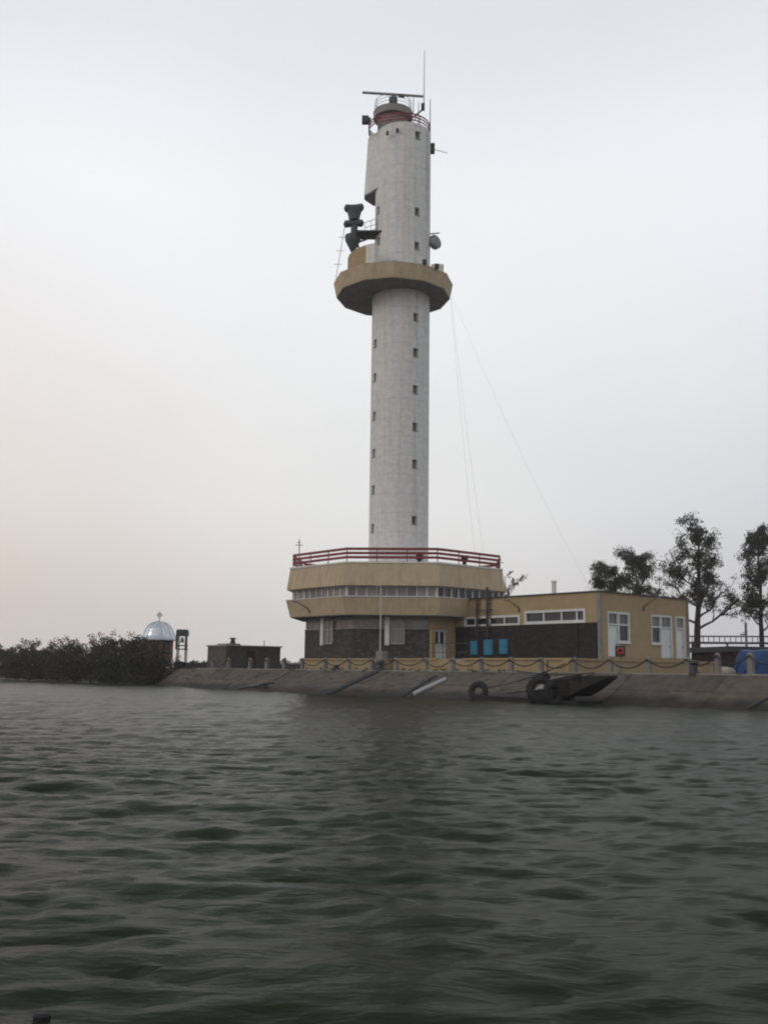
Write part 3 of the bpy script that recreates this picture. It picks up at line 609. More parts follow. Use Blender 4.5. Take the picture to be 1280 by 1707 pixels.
# ------------------------------------------------------------------ terrace
TU0, TU1, TV0 = -1.3, 23.4, -8.2
te = thing('terrace', G(11, -4, QZ), 'raised ochre terrace with a coping running in front of the buildings', 'terrace')
poly = [G(*p)[:2] for p in ((TU0, TV0), (TU1, TV0), (TU1, 6.2), (20.9, 6.2), (20.9, 9.9), (-1.3, 9.9))]
MB().prism(poly, QZ - .1, TZ - .10).build('retaining_wall', 'ochre', te)
MB().prism([G(*p)[:2] for p in ((TU0, TV0 + .3), (TU1 - .3, TV0 + .3), (TU1 - .3, 6.2), (20.9, 6.2), (20.9, 9.9), (-1.3, 9.9))], TZ - .098, TZ - .004).build('floor_slab', 'kerb', te)
for a, b in ((TU0 - .08, 11.6), (12.0, 12.9), (15.3, TU1 + .08)): MB().gbox(a, b, TV0 - .09, TV0 + .3, TZ - .10, TZ + .02).build('coping', 'ochre', te)
MB().gbox(TU1 - .3, TU1 + .08, TV0 + .302, 6.28, TZ - .099, TZ + .02).build('coping', 'ochre', te)
for u in (21.6, 23.2): MB().gbox(u - .22, u + .22, TV0 - .12, TV0 - .002, QZ - .05, TZ - .102).build('pilaster', 'ochre_dark', te)
rl_ = thing('terrace_railing', G(14, TV0 + .5, TZ), 'thin dark two-bar handrail on the terrace in front of the white double door', 'railing')
for zz in (TZ + .4, TZ + .95): MB().bar(G(10.6, TV0 + .5, zz), G(15.3, TV0 + .5, zz), .045).build('rail', 'dark_metal', rl_)
for u in (10.6, 12.9, 15.3): MB().bar(G(u, TV0 + .5, TZ), G(u, TV0 + .5, TZ + .97), .05).build('post', 'dark_metal', rl_)
# twin dark poles in front of the annex
TPV = V0 - .24
ua, ub = upx(795, TPV), upx(812.5, TPV)
tp = thing('twin_pole_mast', G((ua + ub) / 2, TPV, 3.7), 'pair of dark poles with cross bars rising from the blue cabinets above the annex roof', 'mast')
MB().bar(G(ua, TPV, 3.65), G(ua, TPV, 6.75), .15).build('pole', 'dark_metal', tp); MB().bar(G(ub, TPV, 3.71), G(ub, TPV, 7.35), .18).build('pole', 'dark_metal', tp)
for zz, e in ((5.75, .5), (4.35, 0)): MB().bar(G(ua - .1, TPV - .12, zz), G(ub + .1 + e, TPV - .12, zz), .08).build('cross_bar', 'dark_metal', tp)
for u in (ua, ub): MB().bar(G(u, TPV, 6.2), G(u, V0 + .01, 6.2), .08).build('wall_clamp', 'dark_metal', tp)

# ------------------------------------------------------------------ chain fence
PV = -9.4
pxs = [356, 381, 417, 445, 474, 504, 542, 582, 620, 660, 710, 755, 802, 852, 902, 958, 1017, 1081, 1147, 1196, 1251, 1312]
pu = [upx(x, PV) for x in pxs]; tops = []
for i, u in enumerate(pu):
    h = .80 if i < 19 else .98; w_ = .112 + random.uniform(-.01, .015)
    tl = random.uniform(-.02, .02)
    m_ = MB().loft([[G(u + a * w_ * k_ + tl * z, PV + c * w_ * k_, QZ + .03 + z) for a, c in ((-1, -1), (1, -1), (1, 1), (-1, 1))] for z, k_ in ((-.1, 1.08), (h - .09, .92), (h, .35))])
    tops.append((u, QZ + h - .1)); tag(m_.build('chain_post', 'post_concrete'), f'pale concrete chain post on the quay edge, {ORD[i]} from the left', 'post', 'chain posts along the quay')
for i in range(len(pu) - 1):
    (a, za), (b, zb) = tops[i], tops[i + 1]; sag = random.uniform(.36, .5); n = 14
    pts = [G(a + (b - a) * k / n, PV - .16, za + (zb - za) * k / n - sag * (1 - (2 * k / n - 1) ** 2)) for k in range(n + 1)]
    tag(MB().tube(pts, .036, 5).build('chain', 'rope'), f'dark sagging chain in the {ORD[i]} gap from the left between quay posts', 'chain', 'chains between the quay posts')

# ------------------------------------------------------------------ small things on the quay and slope
def on_slope(x, y):                         # point of the slope seen at a pixel
    d = ray(x, y); lo, hi = 20.0, 140.0
    for _ in range(40):
        mid = (lo + hi) / 2; p = CAMP + d * mid / d[1]; u = (p[0] - AX) * UX + (p[1] - AY) * UY; v = (p[0] - AX) * VX + (p[1] - AY) * VY
        a, b = poly_at(TOP, u), poly_at(BOT, u); zs = QZ * (1 - (v - a) / (b - a)) if v < a else QZ
        if p[2] > zs: lo = mid
        else: hi = mid
    return np.array(p)
def slope_pipe(x0, y0, x1, y1, r_, m_, t_):
    p, q = on_slope(x0, y0), on_slope(x1, y1); p[2] += r_ * .6; q[2] += r_ * .6
    tag(MB().tube([p, p * .5 + q * .5, q], r_, 8).build('drain_pipe', m_), t_, 'pipe', 'pipes down the embankment')
slope_pipe(446, 1122, 380, 1149, .07, 'dark_metal', 'thin dark pipe down the embankment in front of the grey hut')
slope_pipe(629, 1122, 546, 1160, .14, 'dark_metal', 'thick dark pipe down the embankment below the pale lamp post')
slope_pipe(726, 1128, 670, 1162, .09, 'dark_metal', 'dark pipe down the embankment beside the white pipe')
slope_pipe(743, 1134, 689, 1159, .12, 'white_paint', 'white pipe lying down the embankment below the white double door')
slope_pipe(1290, 1160, 1244, 1184, .09, 'dark_metal', 'dark pipe down the embankment at the right edge')
bp_ = [on_slope(x, y) for x, y in ((401, 1149), (430, 1146))]; e_ = on_slope(443, 1148)
pts = [bp_[0] + (0, 0, .1), bp_[1] + (0, 0, .12), tuple(at(439, 1140, e_[1] - .3)), tuple(at(457, 1138, e_[1] - .3))]
bo = thing('bent_pipe', tuple(e_), 'dark bent pipe end sticking out at the waterline on the left', 'pipe')
MB().tube(pts, .09, 8).build('pipe', 'dark_metal', bo); MB().bar(e_ - (0, 0, .3), e_ + (0, 0, .25), .3, .2).build('foot', 'dark_metal', bo)
p = at(311, 1130, 86.5); tag(MB().bar((p[0], p[1], -.6), (p[0], p[1], p[2]), .13).build('mooring_stake', 'dark_wood'), 'thin dark stake in the water right of the bushes', 'stake')
lu = upx(633, -9.1); lp = thing('lamp_post', G(lu, -9.1, QZ), 'slim pale post on a concrete block in front of the tower base', 'post')
MB().bar(G(lu, -9.1, QZ), G(lu, -9.1, 6.9), .09).build('pole', 'pale_metal', lp); MB().gbox(lu - .3, lu + .3, -9.2, -8.75, QZ, 2.75).build('block', 'post_concrete', lp)
MB().tube([G(lu, -9.1, 6.9), G(lu + .05, -9.2, 7.0), G(lu + .1, -9.6, 7.02)], .035, 6).build('arm', 'pale_metal', lp)
def bollard(u, v, h, r_, t_):
    q = G(u, v); m_ = thing('mooring_bollard', (q[0], q[1], QZ), t_, 'bollard', 'mooring bollards on the quay')
    MB().lathe(q[0], q[1], [(r_ * 1.7, QZ - .02), (r_ * 1.7, QZ + .09), (r_, QZ + .16), (r_ * .9, QZ + h * .7)], 14).build('post', 'dark_metal', m_)
    MB().lathe(q[0], q[1], [(r_ * .9, QZ + h * .7), (r_ * 1.5, QZ + h * .82), (r_ * 1.3, QZ + h), (r_ * .5, QZ + h * 1.05)], 14).build('head', 'dark_metal', m_)
bollard(upx(634, -9.62), -9.62, .62, .19, 'dark bollard at the foot of the slim pale post')
bollard(upx(560, -9.6), -9.6, .32, .18, 'low dark bollard under a chain left of the slim pale post')
bollard(upx(1157, -9.62), -9.62, .62, .16, 'dark bollard on the quay edge at the right corner of the annex')
lu = upx(1035, -9.0); lb = thing('lifebuoy_stand', G(lu, -9.0, QZ), 'red lifebuoy in a dark case on a post in front of the annex doors', 'lifebuoy')
MB().bar(G(lu, -9, QZ), G(lu, -9, 2.4), .08).build('post', 'grey_metal', lb)
cx_ = np.array(G(lu, -9.05, 2.62)); nrm = (-.25, -.95, 0)
MB().obox(cx_, .52, .14, .56, (.95, -.25, 0), (.25, .95, 0)).build('case', 'dark_metal', lb)
MB().torus(cx_ + np.array(nrm) * .1, nrm, .14, .055, 18, 8).build('ring', 'red_paint', lb, True)
lu = upx(622, -9.0); bk = thing('bucket', G(lu, -9.0, QZ), 'small blue-grey bucket beside the slim pale post', 'bucket'); q = G(lu, -9.0)
MB().lathe(q[0], q[1], [(.15, QZ), (.2, QZ + .42), (.17, QZ + .42), (.13, QZ + .05)], 12).build('tub', 'pale_metal', bk); MB().tube([(q[0] - .19, q[1], QZ + .4), (q[0], q[1], QZ + .62), (q[0] + .19, q[1], QZ + .4)], .015, 4).build('handle', 'dark_metal', bk)

# ------------------------------------------------------------------ moored pontoon and tyres
PVV = -13.2; NV = PVV - .85
u0 = upx(905, NV); ut = upx(1029, PVV + .35); u1 = ut - 1.45
po = thing('moored_pontoon', G((u0 + u1) / 2, PVV, 0), 'dark low planked work pontoon with a thin raked bow moored at the embankment', 'pontoon')
def sect(u, z0, z1, hw=.85): return [G(u, PVV - hw, z0), G(u, PVV + hw, z0), G(u, PVV + hw, z1), G(u, PVV - hw, z1)]
MB().loft([sect(u0 + .7, .42, 1.05), sect(u0 + 1.5, .36, 1.12), sect(u1 - .5, .38, 1.24), sect(u1 + .2, .72, 1.32), sect(ut, 1.29, 1.38, .35)]).build('hull', 'dark_wood', po)
for z0 in (.42, .56, .70, .84, .98):
    q_ = [(u0 + .65, z0), (u1 - .55, z0 + .10)] + ([(u1 + .15, z0 + .16)] if z0 > .6 else []); d_ = random.uniform(.02, .06)
    MB().loft([[G(u, NV - d_, z), G(u, NV + .02, z), G(u, NV + .02, z + .115), G(u, NV - d_, z + .115)] for u, z in q_]).build('plank', 'dark_wood', po)
MB().loft([[G(u, NV - .09, z), G(u, NV + .06, z), G(u, NV + .06, z + .09), G(u, NV - .09, z + .09)] for u, z in ((u0 + .4, 1.04), (u1 - .5, 1.25), (u1 + .25, 1.33))]).build('gunwale', 'dark_wood', po)
for u in np.linspace(u0 + 1.0, u1 - .5, 6): MB().gbox(u - .04, u + .04, NV - .08, NV - .062, .4, 1.18).build('rib', 'dark_wood', po)
MB().loft([sect(u0 - .2, -.25, .16, .95), sect(u1 + .1, -.25, .16, .95)]).build('float', 'rubber', po)
MB().loft([sect(u0 - 4.9, -.25, .17, .45), sect(u0 - 4.6, -.25, .26, .6), sect(u0 - .25, -.25, .24, .75)]).build('low_deck', 'dark_wood', po)
for u in (u0 + .9, u1 - .55): MB().bar(G(u, PVV - .5, .1), G(u, PVV - .5, .5), .18).build('strut', 'dark_wood', po)
MB().loft([[G(u0 + a, NV - .03 + .02 * k, z) for a, z in ((.35, .95), (1.7, 1.05), (1.7, 1.34), (.5, 1.28))] for k in (0, 3)]).build('side_panel', 'post_concrete', po)
MB().bar(G(u0 - 2.4, PVV - .8, .42), G(u0 + .2, PVV - .9, .66), .06).build('boat_hook', 'dark_wood', po)
MB().loft([[G(u0 + a, PVV - .4 + k, z) for a, z in ((-1.0, .62), (-.25, .72), (-.1, .98), (-.5, .9))] for k in (0, .5)]).build('white_box', 'white_paint', po)
MB().gbox(u0 - 1.1, u0 + .6, PVV - .6, PVV + .5, .16, .62).build('step', 'dark_wood', po)
for a, c, w_, h_ in ((1.2, -.2, .4, .12), (1.75, .2, .5, .06)): MB().gbox(u0 + a, u0 + a + w_, PVV + c - .25, PVV + c + .25, 1.0, 1.22 + h_).build('crate', 'dark_wood', po)
MB().bar(G(u0 + 1.2, PVV - .2, 1.15), G(u1 + .4, PVV - .1, 1.42), .05).build('spar', 'dark_wood', po)
MB().tube([G(u0 + .1, PVV - .2, .6), G(u0 + .25, PVV - .25, 1.2), G(u0 + .2, PVV - .1, 1.5)], .06, 6).build('davit', 'dark_metal', po)
def tyre(c, axis, R1, r1, t_):
    m_ = thing('tyre', tuple(c), t_, 'tyre', 'tyres at the pontoon')
    MB().torus(c, axis, R1, r1, 28, 10, .9).build('casing', 'rubber', m_, True)
    a = np.array(axis, float); a /= np.linalg.norm(a); x = np.cross(a, (0, 0, 1.0)); x /= np.linalg.norm(x); y = np.cross(a, x); tr = MB()
    for k in range(18):
        t = 2 * math.pi * k / 18; e = x * math.cos(t) + y * math.sin(t); f_ = np.cross(a, e)
        tr.obox(np.array(c) + e * (R1 + r1 * .95), r1 * .16, r1 * 1.5, R1 * .13, e, a, f_)
    tr.build('tread', 'rubber', m_)
q = np.array(G(upx(797, -13.0), -13.0, .46)); tyre(q, (-.35, -.8, .25), .38, .17, 'lone tyre standing at the left end of the pontoon boom')
q = np.array(G(u0 + .1, PVV - 1.12, .60)); tyre(q, (.1, -.97, .2), .55, .2, 'big tractor tyre hung on the near corner of the pontoon')
q = np.array(G(u0 + .85, PVV - 1.1, .48)); tyre(q, (.3, -.9, .2), .42, .17, 'tyre hung right of the big tractor tyre on the pontoon side')
q = np.array(G(u0 - .05, PVV - .65, 1.2)); tyre(q, (.5, -.8, .3), .22, .12, 'small tyre lying on top of the pontoon stern')
for (xa, ya, va), (xb, yb, vb), t_ in (((812, 1147, -13.0), (942, 1106, -9.5), 'rope running from the lone tyre up to the chain posts'), ((860, 1118, -9.8), (990, 1121, -13.0), 'mooring rope from the pontoon bow to the quay')):
    def pin(x, y, v):
        d = ray(x, y); t = (v + AX * VX + AY * VY) / (d[0] * VX + d[1] * VY); return CAMP + d * t
    a, b = pin(xa, ya, va), pin(xb, yb, vb); n = 10
    tag(MB().tube([a + (b - a) * k / n - np.array((0, 0, .15 * 4 * k / n * (1 - k / n))) for k in range(n + 1)], .03, 5).build('rope', 'rope'), t_, 'rope', 'ropes at the pontoon')

# ------------------------------------------------------------------ far left: chapel, bell frame, hut
cx, cy, _ = xat(262, 108); k = 108 / F
cl = thing('chapel', (cx, cy, QZ), 'small brown chapel with a silver metal dome and cross behind the bushes', 'chapel')
wr = 25 * k
MB().lathe(cx, cy, [(wr, QZ), (wr, 4.5)], 8, R(22.5)).build('wall', 'brick_brown', cl)
MB().lathe(cx, cy, [(wr + .12, QZ), (wr + .12, 2.3)], 8, R(22.5)).build('plinth', 'white_trim', cl)
prof = [(33 * k, 4.36), (33 * k, 4.44), (29 * k, 4.58), (26.3 * k, 4.82), (24.6 * k, 5.15), (21.5 * k, 5.58), (16.5 * k, 5.95), (10.5 * k, 6.18), (4.5 * k, 6.28), (.8 * k, 6.30)]
dm = MB().lathe(cx, cy, prof, 24).build('dome', 'zinc', cl)
for i in range(12):
    a = 2 * math.pi * i / 12; MB().tube([(cx + (r_ + .02) * math.cos(a), cy + (r_ + .02) * math.sin(a), z + .02) for r_, z in prof[1:]], .035, 4).build('seam', 'zinc', dm)
cs = MB().bar((cx, cy, 6.25), (cx, cy, 7.25), .07).build('cross', 'grey_metal', cl)
MB().bar((cx - .3, cy, 6.95), (cx + .3, cy, 6.95), .07).build('cross_arm', 'grey_metal', cs); MB().torus((cx, cy, 6.95), (0, 1, 0), .2, .03, 16, 5).build('ring', 'grey_metal', cs)
for s_ in (-1, 1): MB().bar((cx + s_ * .3, cy, 6.95), (cx, cy, 7.35), .04).build('ray', 'grey_metal', cs)
for a in (-112.5 + 22.5, -67.5 + 22.5 + 0):
    x, y = cx + wr * .93 * math.cos(R(a)), cy + wr * .93 * math.sin(R(a)); e = (-math.sin(R(a)), math.cos(R(a)), 0); nn = (math.cos(R(a)), math.sin(R(a)), 0)
    wn = MB().obox((x, y, 3.6), .7, .12, 1.3, e, nn).build('window', 'dark_wood', cl); MB().obox((x + nn[0] * .04, y + nn[1] * .04, 3.6), .5, .1, 1.1, e, nn).build('pane', 'glass', wn)
bx_, by_, _ = xat(302, 104); k = 104 / F
bf = thing('bell_frame', (bx_, by_, QZ), 'tall four-legged bell stand with a dark boxed top beside the chapel', 'bell stand')
for sx in (-1, 1):
    for sy in (-1, 1): MB().bar((bx_ + sx * .42, by_ + sy * .42, QZ), (bx_ + sx * .38, by_ + sy * .38, 5.2), .11).build('leg', 'post_concrete', bf)
MB().loft([[(bx_ + a * r_, by_ + c * r_, z) for a, c in ((-1, -1), (1, -1), (1, 1), (-1, 1))] for r_, z in ((.56, 4.7), (.54, 5.2), (.48, 5.36))]).build('roof', 'dark_metal', bf)
for z in (3.7, 3.05 + .3): MB().loft([[(bx_ + a * .52, by_ + c * .52, zz) for a, c in ((-1, -1), (1, -1), (1, 1), (-1, 1))] for zz in (z, z + .1)]).build('cross_frame', 'dark_metal', bf)
for sx in (-1, 1): MB().bar((bx_ + sx * .5, by_ - .5, 3.4), (bx_ + sx * .5, by_ - .5, 4.75), .13).build('side_board', 'dark_metal', bf)
MB().lathe(bx_, by_, [(.24, 4.05), (.2, 4.2), (.13, 4.5), (.05, 4.6)], 12).build('bell', 'grey_metal', bf)
MB().obox((bx_, by_, QZ + .3), 1.15, 1.15, .6).build('base', 'dark_wood', bf)
hx, hy, _ = xat(376, 86.0)
def hb(m_, a0, a1, c0, c1, z0, z1): return m_.obox((hx - UX * (a0 + a1) / 2 + VX * (c0 + c1) / 2, hy - UY * (a0 + a1) / 2 + VY * (c0 + c1) / 2, (z0 + z1) / 2), a1 - a0, c1 - c0, z1 - z0, (UX, UY, 0), (VX, VY, 0))
hu = thing('concrete_hut', (hx, hy, QZ), 'low grey-brown concrete hut with flat roof left of the tower', 'hut')
hb(MB(), 0, 2.9, 0, 5.5, QZ, 3.36).build('wall', 'bunker', hu); hb(MB(), -.12, 3.0, -.12, 5.62, 3.362, 3.47).build('roof', 'concrete_dark', hu)
hb(MB(), .3, 1.9, .3, 1.6, 3.472, 3.60).build('roof_hatch', 'concrete_dark', hu)
hb(MB(), -.05, -.002, 2.0, 2.9, QZ + .1, 3.0).build('door', 'rust_dark', hu)
x, y = hx + VX * 1.0 - UX * .6, hy + VY * 1.0 - UY * .6
ck = MB().lathe(x, y, [(.24, 3.47), (.24, 3.75), (.17, 3.8), (.17, 3.98)], 10).build('chimney', 'dark_metal', hu); MB().lathe(x, y, [(.3, 3.98), (.3, 4.06), (.1, 4.1)], 10).build('cap', 'dark_metal', ck)
x, y = hx + VX * 4.2 - UX * .6, hy + VY * 4.2 - UY * .6; MB().bar((x, y, 3.47), (x, y, 3.95), .06).build('vent_pipe', 'grey_metal', hu)

# ------------------------------------------------------------------ right: shed, walkway, tarp, poles
x0, y0, _ = xat(1150, 84); x1, y1, _ = xat(1224, 78)
sh = thing('dark_shed', ((x0 + x1) / 2, y0, QZ), 'dark low shed between the annex and the blue covered load', 'shed')
e_ = np.array((x1 - x0, y1 - y0, 0)); ln = np.linalg.norm(e_); e_ /= ln; nn = np.array((-e_[1], e_[0], 0)); cc = np.array(((x0 + x1) / 2, (y0 + y1) / 2, 0))
MB().obox(cc + nn * 1.5 + (0, 0, 2.35), ln - .3, 2.8, 1.7, e_, nn).build('wall', 'rust_dark', sh)
MB().obox(cc + nn * 1.4 + (0, 0, 3.43), ln + .1, 3.3, .42, e_, nn).build('roof', 'dark_metal', sh)
for i in range(6): MB().obox(cc + e_ * (-ln / 2 + .4 + i * (ln - .8) / 5) + nn * .07 + (0, 0, 2.35), .5, .06, 1.6, e_, nn).build('panel', 'dark_wood', sh)
wk = thing('steel_walkway', xat(1230, 96), 'dark raised steel walkway with ladder-like railing at the right edge', 'walkway')
za, zb = at(1230, 1061, 96)[2], at(1230, 1072, 96)[2]
p, q = xat(1146, 97), xat(1330, 95)
MB().bar((p[0], p[1], za), (q[0], q[1], za), .13).build('top_beam', 'dark_metal', wk); MB().bar((p[0], p[1], zb), (q[0], q[1], zb), .2).build('bottom_beam', 'dark_metal', wk)
n = 21
for i in range(n):
    f_ = i / (n - 1); x, y = p[0] + (q[0] - p[0]) * f_, p[1] + (q[1] - p[1]) * f_; MB().bar((x, y, zb), (x, y, za), .06).build('baluster', 'dark_metal', wk)
for f_ in (.05, .37, .69, .98):
    x, y = p[0] + (q[0] - p[0]) * f_, p[1] + (q[1] - p[1]) * f_; MB().bar((x, y, QZ), (x, y, zb), .16).build('leg', 'dark_metal', wk)
p = at(1242, 1038, 92); lp = thing('signal_pole', (p[0], p[1], QZ), 'thin grey pole with short side bracket behind the blue covered load', 'pole')
MB().bar((p[0], p[1], QZ), (p[0], p[1], p[2]), .17).build('pole', 'grey_metal', lp); MB().bar((p[0] - .5, p[1], p[2] - 1.05), (p[0], p[1], p[2] - 1.05), .12).build('bracket', 'dark_metal', lp); MB().bar((p[0] - .25, p[1], p[2] - .85), (p[0], p[1], p[2] - .85), .08).build('bracket', 'dark_metal', lp)
tx, ty, _ = xat(1262, 60); tb = thing('tarpaulin_load', (tx, ty, QZ), 'bright blue tarpaulin-covered load on the quay at the right edge', 'tarpaulin')
rings = []
pl, pr = xat(1222, 60.5), xat(1345, 58.5); ex = np.array((pr[0] - pl[0], pr[1] - pl[1], 0)); nn = np.array((-ex[1], ex[0], 0)); nn /= np.linalg.norm(nn)
g = np.random.default_rng(2)
for f_, hgt, yy in ((-.02, .05, 0), (.0, .35, 0), (.04, 1.05, .05), (.09, 1.38, .1), (.25, 1.34, .05), (.42, 1.42, .0), (.6, 1.36, .06), (.8, 1.4, 0), (1, 1.3, 0)):
    c_ = np.array((pl[0], pl[1], QZ)) + ex * f_; r_ = []
    for d_, z in ((0, 0), (-.04, .5), (.08, .9), (.22, 1), (.9, 1.06), (1.6, 1), (1.85, .5), (1.9, 0)):
        r_.append(c_ + nn * (d_ + yy + g.normal(0, .03)) + (0, 0, z * hgt + g.normal(0, .015)))
    rings.append(r_)
MB().loft(rings).build('tarpaulin', 'tarp_blue', tb)
MB().obox(np.array((pl[0], pl[1], QZ + .05)) + ex * .5 + nn * .95, np.linalg.norm(ex) * .95, 1.6, .12, ex / np.linalg.norm(ex), nn).build('pallet', 'dark_wood', tb)
for i, (px_, D, s_) in enumerate(((1204, 57, .34), (1210, 56.5, .28), (1215, 57, .36), (1208, 57.6, .4))):
    c_ = xat(px_, D); m_ = MB(); g = np.random.default_rng(20 + i)
    m_.loft([[(c_[0] + s_ * r_ * math.cos(t) * g.uniform(.8, 1.15), c_[1] + s_ * r_ * math.sin(t) * g.uniform(.8, 1.15), QZ - .03 + s_ * z) for t in np.linspace(0, 6.28, 8, endpoint=False)] for r_, z in ((.9, 0), (1, .5), (.75, .95), (.3, 1.15))])
    tag(m_.build('rubble_stone', 'rubble'), ('left', 'nearest', 'right', 'largest rear')[i] + ' pale broken stone in the small heap beside the blue tarpaulin', 'stone', 'stones of the rubble heap')

# ------------------------------------------------------------------ vegetation
def leaves(mb_v, g, centers, rad, per, size, flat=.75):
    """leaf-sized quads clustered round centres"""
    C_ = np.repeat(np.array(centers), per, 0); n = len(C_)
    rr_ = np.repeat(np.asarray(rad) if hasattr(rad, '__len__') else np.full(len(centers), rad), per)
    d = g.normal(size=(n, 3)); d /= np.linalg.norm(d, axis=1)[:, None]; d *= (g.uniform(0, 1, (n, 1)) ** .45) * rr_[:, None]; d[:, 2] *= flat
    c = C_ + d; a = g.normal(size=(n, 3)); a /= np.linalg.norm(a, axis=1)[:, None]; b = np.cross(a, g.normal(size=(n, 3))); b /= np.linalg.norm(b, axis=1)[:, None]
    s = size * g.uniform(.6, 1.4, (n, 1)); a = a * s; b = b * s * .55
    mb_v.append(np.stack([c - a, c + b, c + a, c - b], 1).reshape(-1, 3))
def leaf_obj(name, chunks, matn, parent):
    V_ = np.concatenate(chunks) - np.array(parent['_o']); n = len(V_) // 4
    me = bpy.data.meshes.new(name); me.vertices.add(len(V_)); me.vertices.foreach_set('co', V_.ravel().astype(np.float32)); me.loops.add(n * 4)
    me.loops.foreach_set('vertex_index', np.arange(n * 4, dtype=np.int32)); me.polygons.add(n); me.polygons.foreach_set('loop_start', np.arange(0, n * 4, 4, dtype=np.int32)); me.polygons.foreach_set('loop_total', np.full(n, 4, np.int32))
    me.update(calc_edges=True); me.materials.append(M[matn]); o = bpy.data.objects.new(name, me); COL.objects.link(o); o.parent = parent; return o
def tree(px, D, H, seed, label, limbs, spread, lean=.0, per=46, lsize=.088, trunk_r=.22, first=.28, bare=False, top_w=.6, crad=(.55, 1.05), dens=.40):
    g = np.random.default_rng(seed); x, y, _ = xat(px, D); base = np.array((x, y, QZ - .05))
    t_ = thing('tree', tuple(base), label, 'tree', 'trees behind the annex')
    wood = MB(); tp_ = []; n = 9; off = np.zeros(2)
    for i in range(n):
        f_ = i / (n - 1); off = off + g.normal(0, .10, 2) * (H / 12); tp_.append(base + (off[0] + lean * f_ * H, off[1], f_ * H * .96))
    wood.tube(tp_, [trunk_r * (1 - .88 * i / (n - 1)) + .012 for i in range(n)], 8)
    cents, rads = [], []
    def limb(p, d, length, r_, lvl):
        pts = [np.array(p)]; dd = np.array(d, float); m = 5
        for i in range(m):
            dd = dd + g.normal(0, .16, 3) + np.array((0, 0, .05 if lvl else .10)); dd /= np.linalg.norm(dd); pts.append(pts[-1] + dd * length / m)
        wood.tube(pts, [r_ * (1 - .8 * i / m) + .008 for i in range(m + 1)], 5)
        if lvl < (3 if bare else 2):
            for i in range(2, m + 1):
                for _ in range(2 if lvl == 0 or bare else 1):
                    nd = dd + g.normal(0, .65, 3); nd[2] += .15; nd /= np.linalg.norm(nd); limb(pts[i], nd, length * g.uniform(.3, .5), r_ * .45, lvl + 1)
        if lvl >= 1:
            for i in (3, 5):
                if g.uniform() < dens: cents.append(pts[min(i, m)] + g.normal(0, .12, 3)); rads.append(g.uniform(*crad) * .62)
    for j in range(limbs):
        f_ = first + (1 - first) * (j + .5) / limbs * .97; i = min(n - 2, int(f_ * (n - 1))); fr = f_ * (n - 1) - i
        p = tp_[i] * (1 - fr) + tp_[i + 1] * fr; a = j * 2.4 + g.uniform(-.5, .5)
        w_ = spread * (1 - (1 - top_w) * (f_ - first) / (1 - first)) * g.uniform(.65, 1.15) * (1 if f_ < .9 else .55)
        limb(p, (math.cos(a), math.sin(a), g.uniform(.25, .8)), w_, trunk_r * .42 * (1.1 - f_), 0)
    wood.build('trunk', 'bark', t_)
    if not bare:
        ch_ = []; leaves(ch_, g, cents, np.array(rads), per, lsize); leaf_obj('crown', ch_, 'leaf', t_)
    return len(cents)
tree(1161, 84, 11.9, 31, 'tall open-crowned tree just right of the annex', 17, 3.4, .0, per=24, first=.30, trunk_r=.34)
tree(1268, 86, 12.6, 44, 'slender tree at the right edge beyond the blue load', 17, 2.5, -.01, per=22, first=.28, trunk_r=.25)
tree(1066, 99, 11.6, 12, 'rounded tree behind the annex roof, right of the pair', 12, 2.7, .0, per=27, first=.5, trunk_r=.24, top_w=.75)
tree(1014, 101, 10.7, 23, 'rounded tree behind the annex roof, left of the pair', 10, 2.2, .0, per=25, first=.52, trunk_r=.2, top_w=.75)
tree(846, 98, 9.6, 9, 'bare twiggy tree behind the right corner of the octagonal base', 11, 2.0, .01, first=.5, trunk_r=.13, bare=True)

def bush(px, D, Hh, W_, seed, label, matn='leaf_brown', n_cl=70, per=46):
    g = np.random.default_rng(seed); x, y, _ = xat(px, D); base = np.array((x, y, .4))
    t_ = thing('bush', tuple(base), label, 'bush', 'bushes on the left bank'); wood = MB(); cents = []
    for j in range(16):
        a = g.uniform(0, 6.28); p = base + (math.cos(a) * .03, math.sin(a) * .03, -.3); rr_ = math.sqrt(g.uniform(0, 1)) * W_ * .5
        q = base + (math.cos(a) * rr_, math.sin(a) * rr_ * .7, Hh * g.uniform(.75, 1.06) * (1 - .35 * (rr_ / (W_ * .5)) ** 2))
        mid = p * .5 + q * .5 + g.normal(0, .2, 3); wood.tube([p, mid, q], [.05, .035, .01], 4)
        for f_ in (.55, .75, .95): cents.append(mid * (1 - f_) + q * f_ + g.normal(0, .15, 3))
        for _ in range(2):
            e = q + g.normal(0, .35, 3) + (0, 0, .25); wood.tube([mid * .15 + q * .85, e], [.018, .006], 3); cents.append(e)
    for j in range(n_cl):
        a = g.uniform(0, 6.28); r_ = math.sqrt(g.uniform(0, 1)); z = g.uniform(0, 1)
        cents.append(base + (math.cos(a) * r_ * W_ * .52, math.sin(a) * r_ * W_ * .36, Hh * z * (1 - .45 * r_ ** 2.5) * .92))
    wood.build('stem', 'bark', t_); ch_ = []; leaves(ch_, g, cents, .46, per, .085, .85); leaf_obj('foliage', ch_, matn, t_)
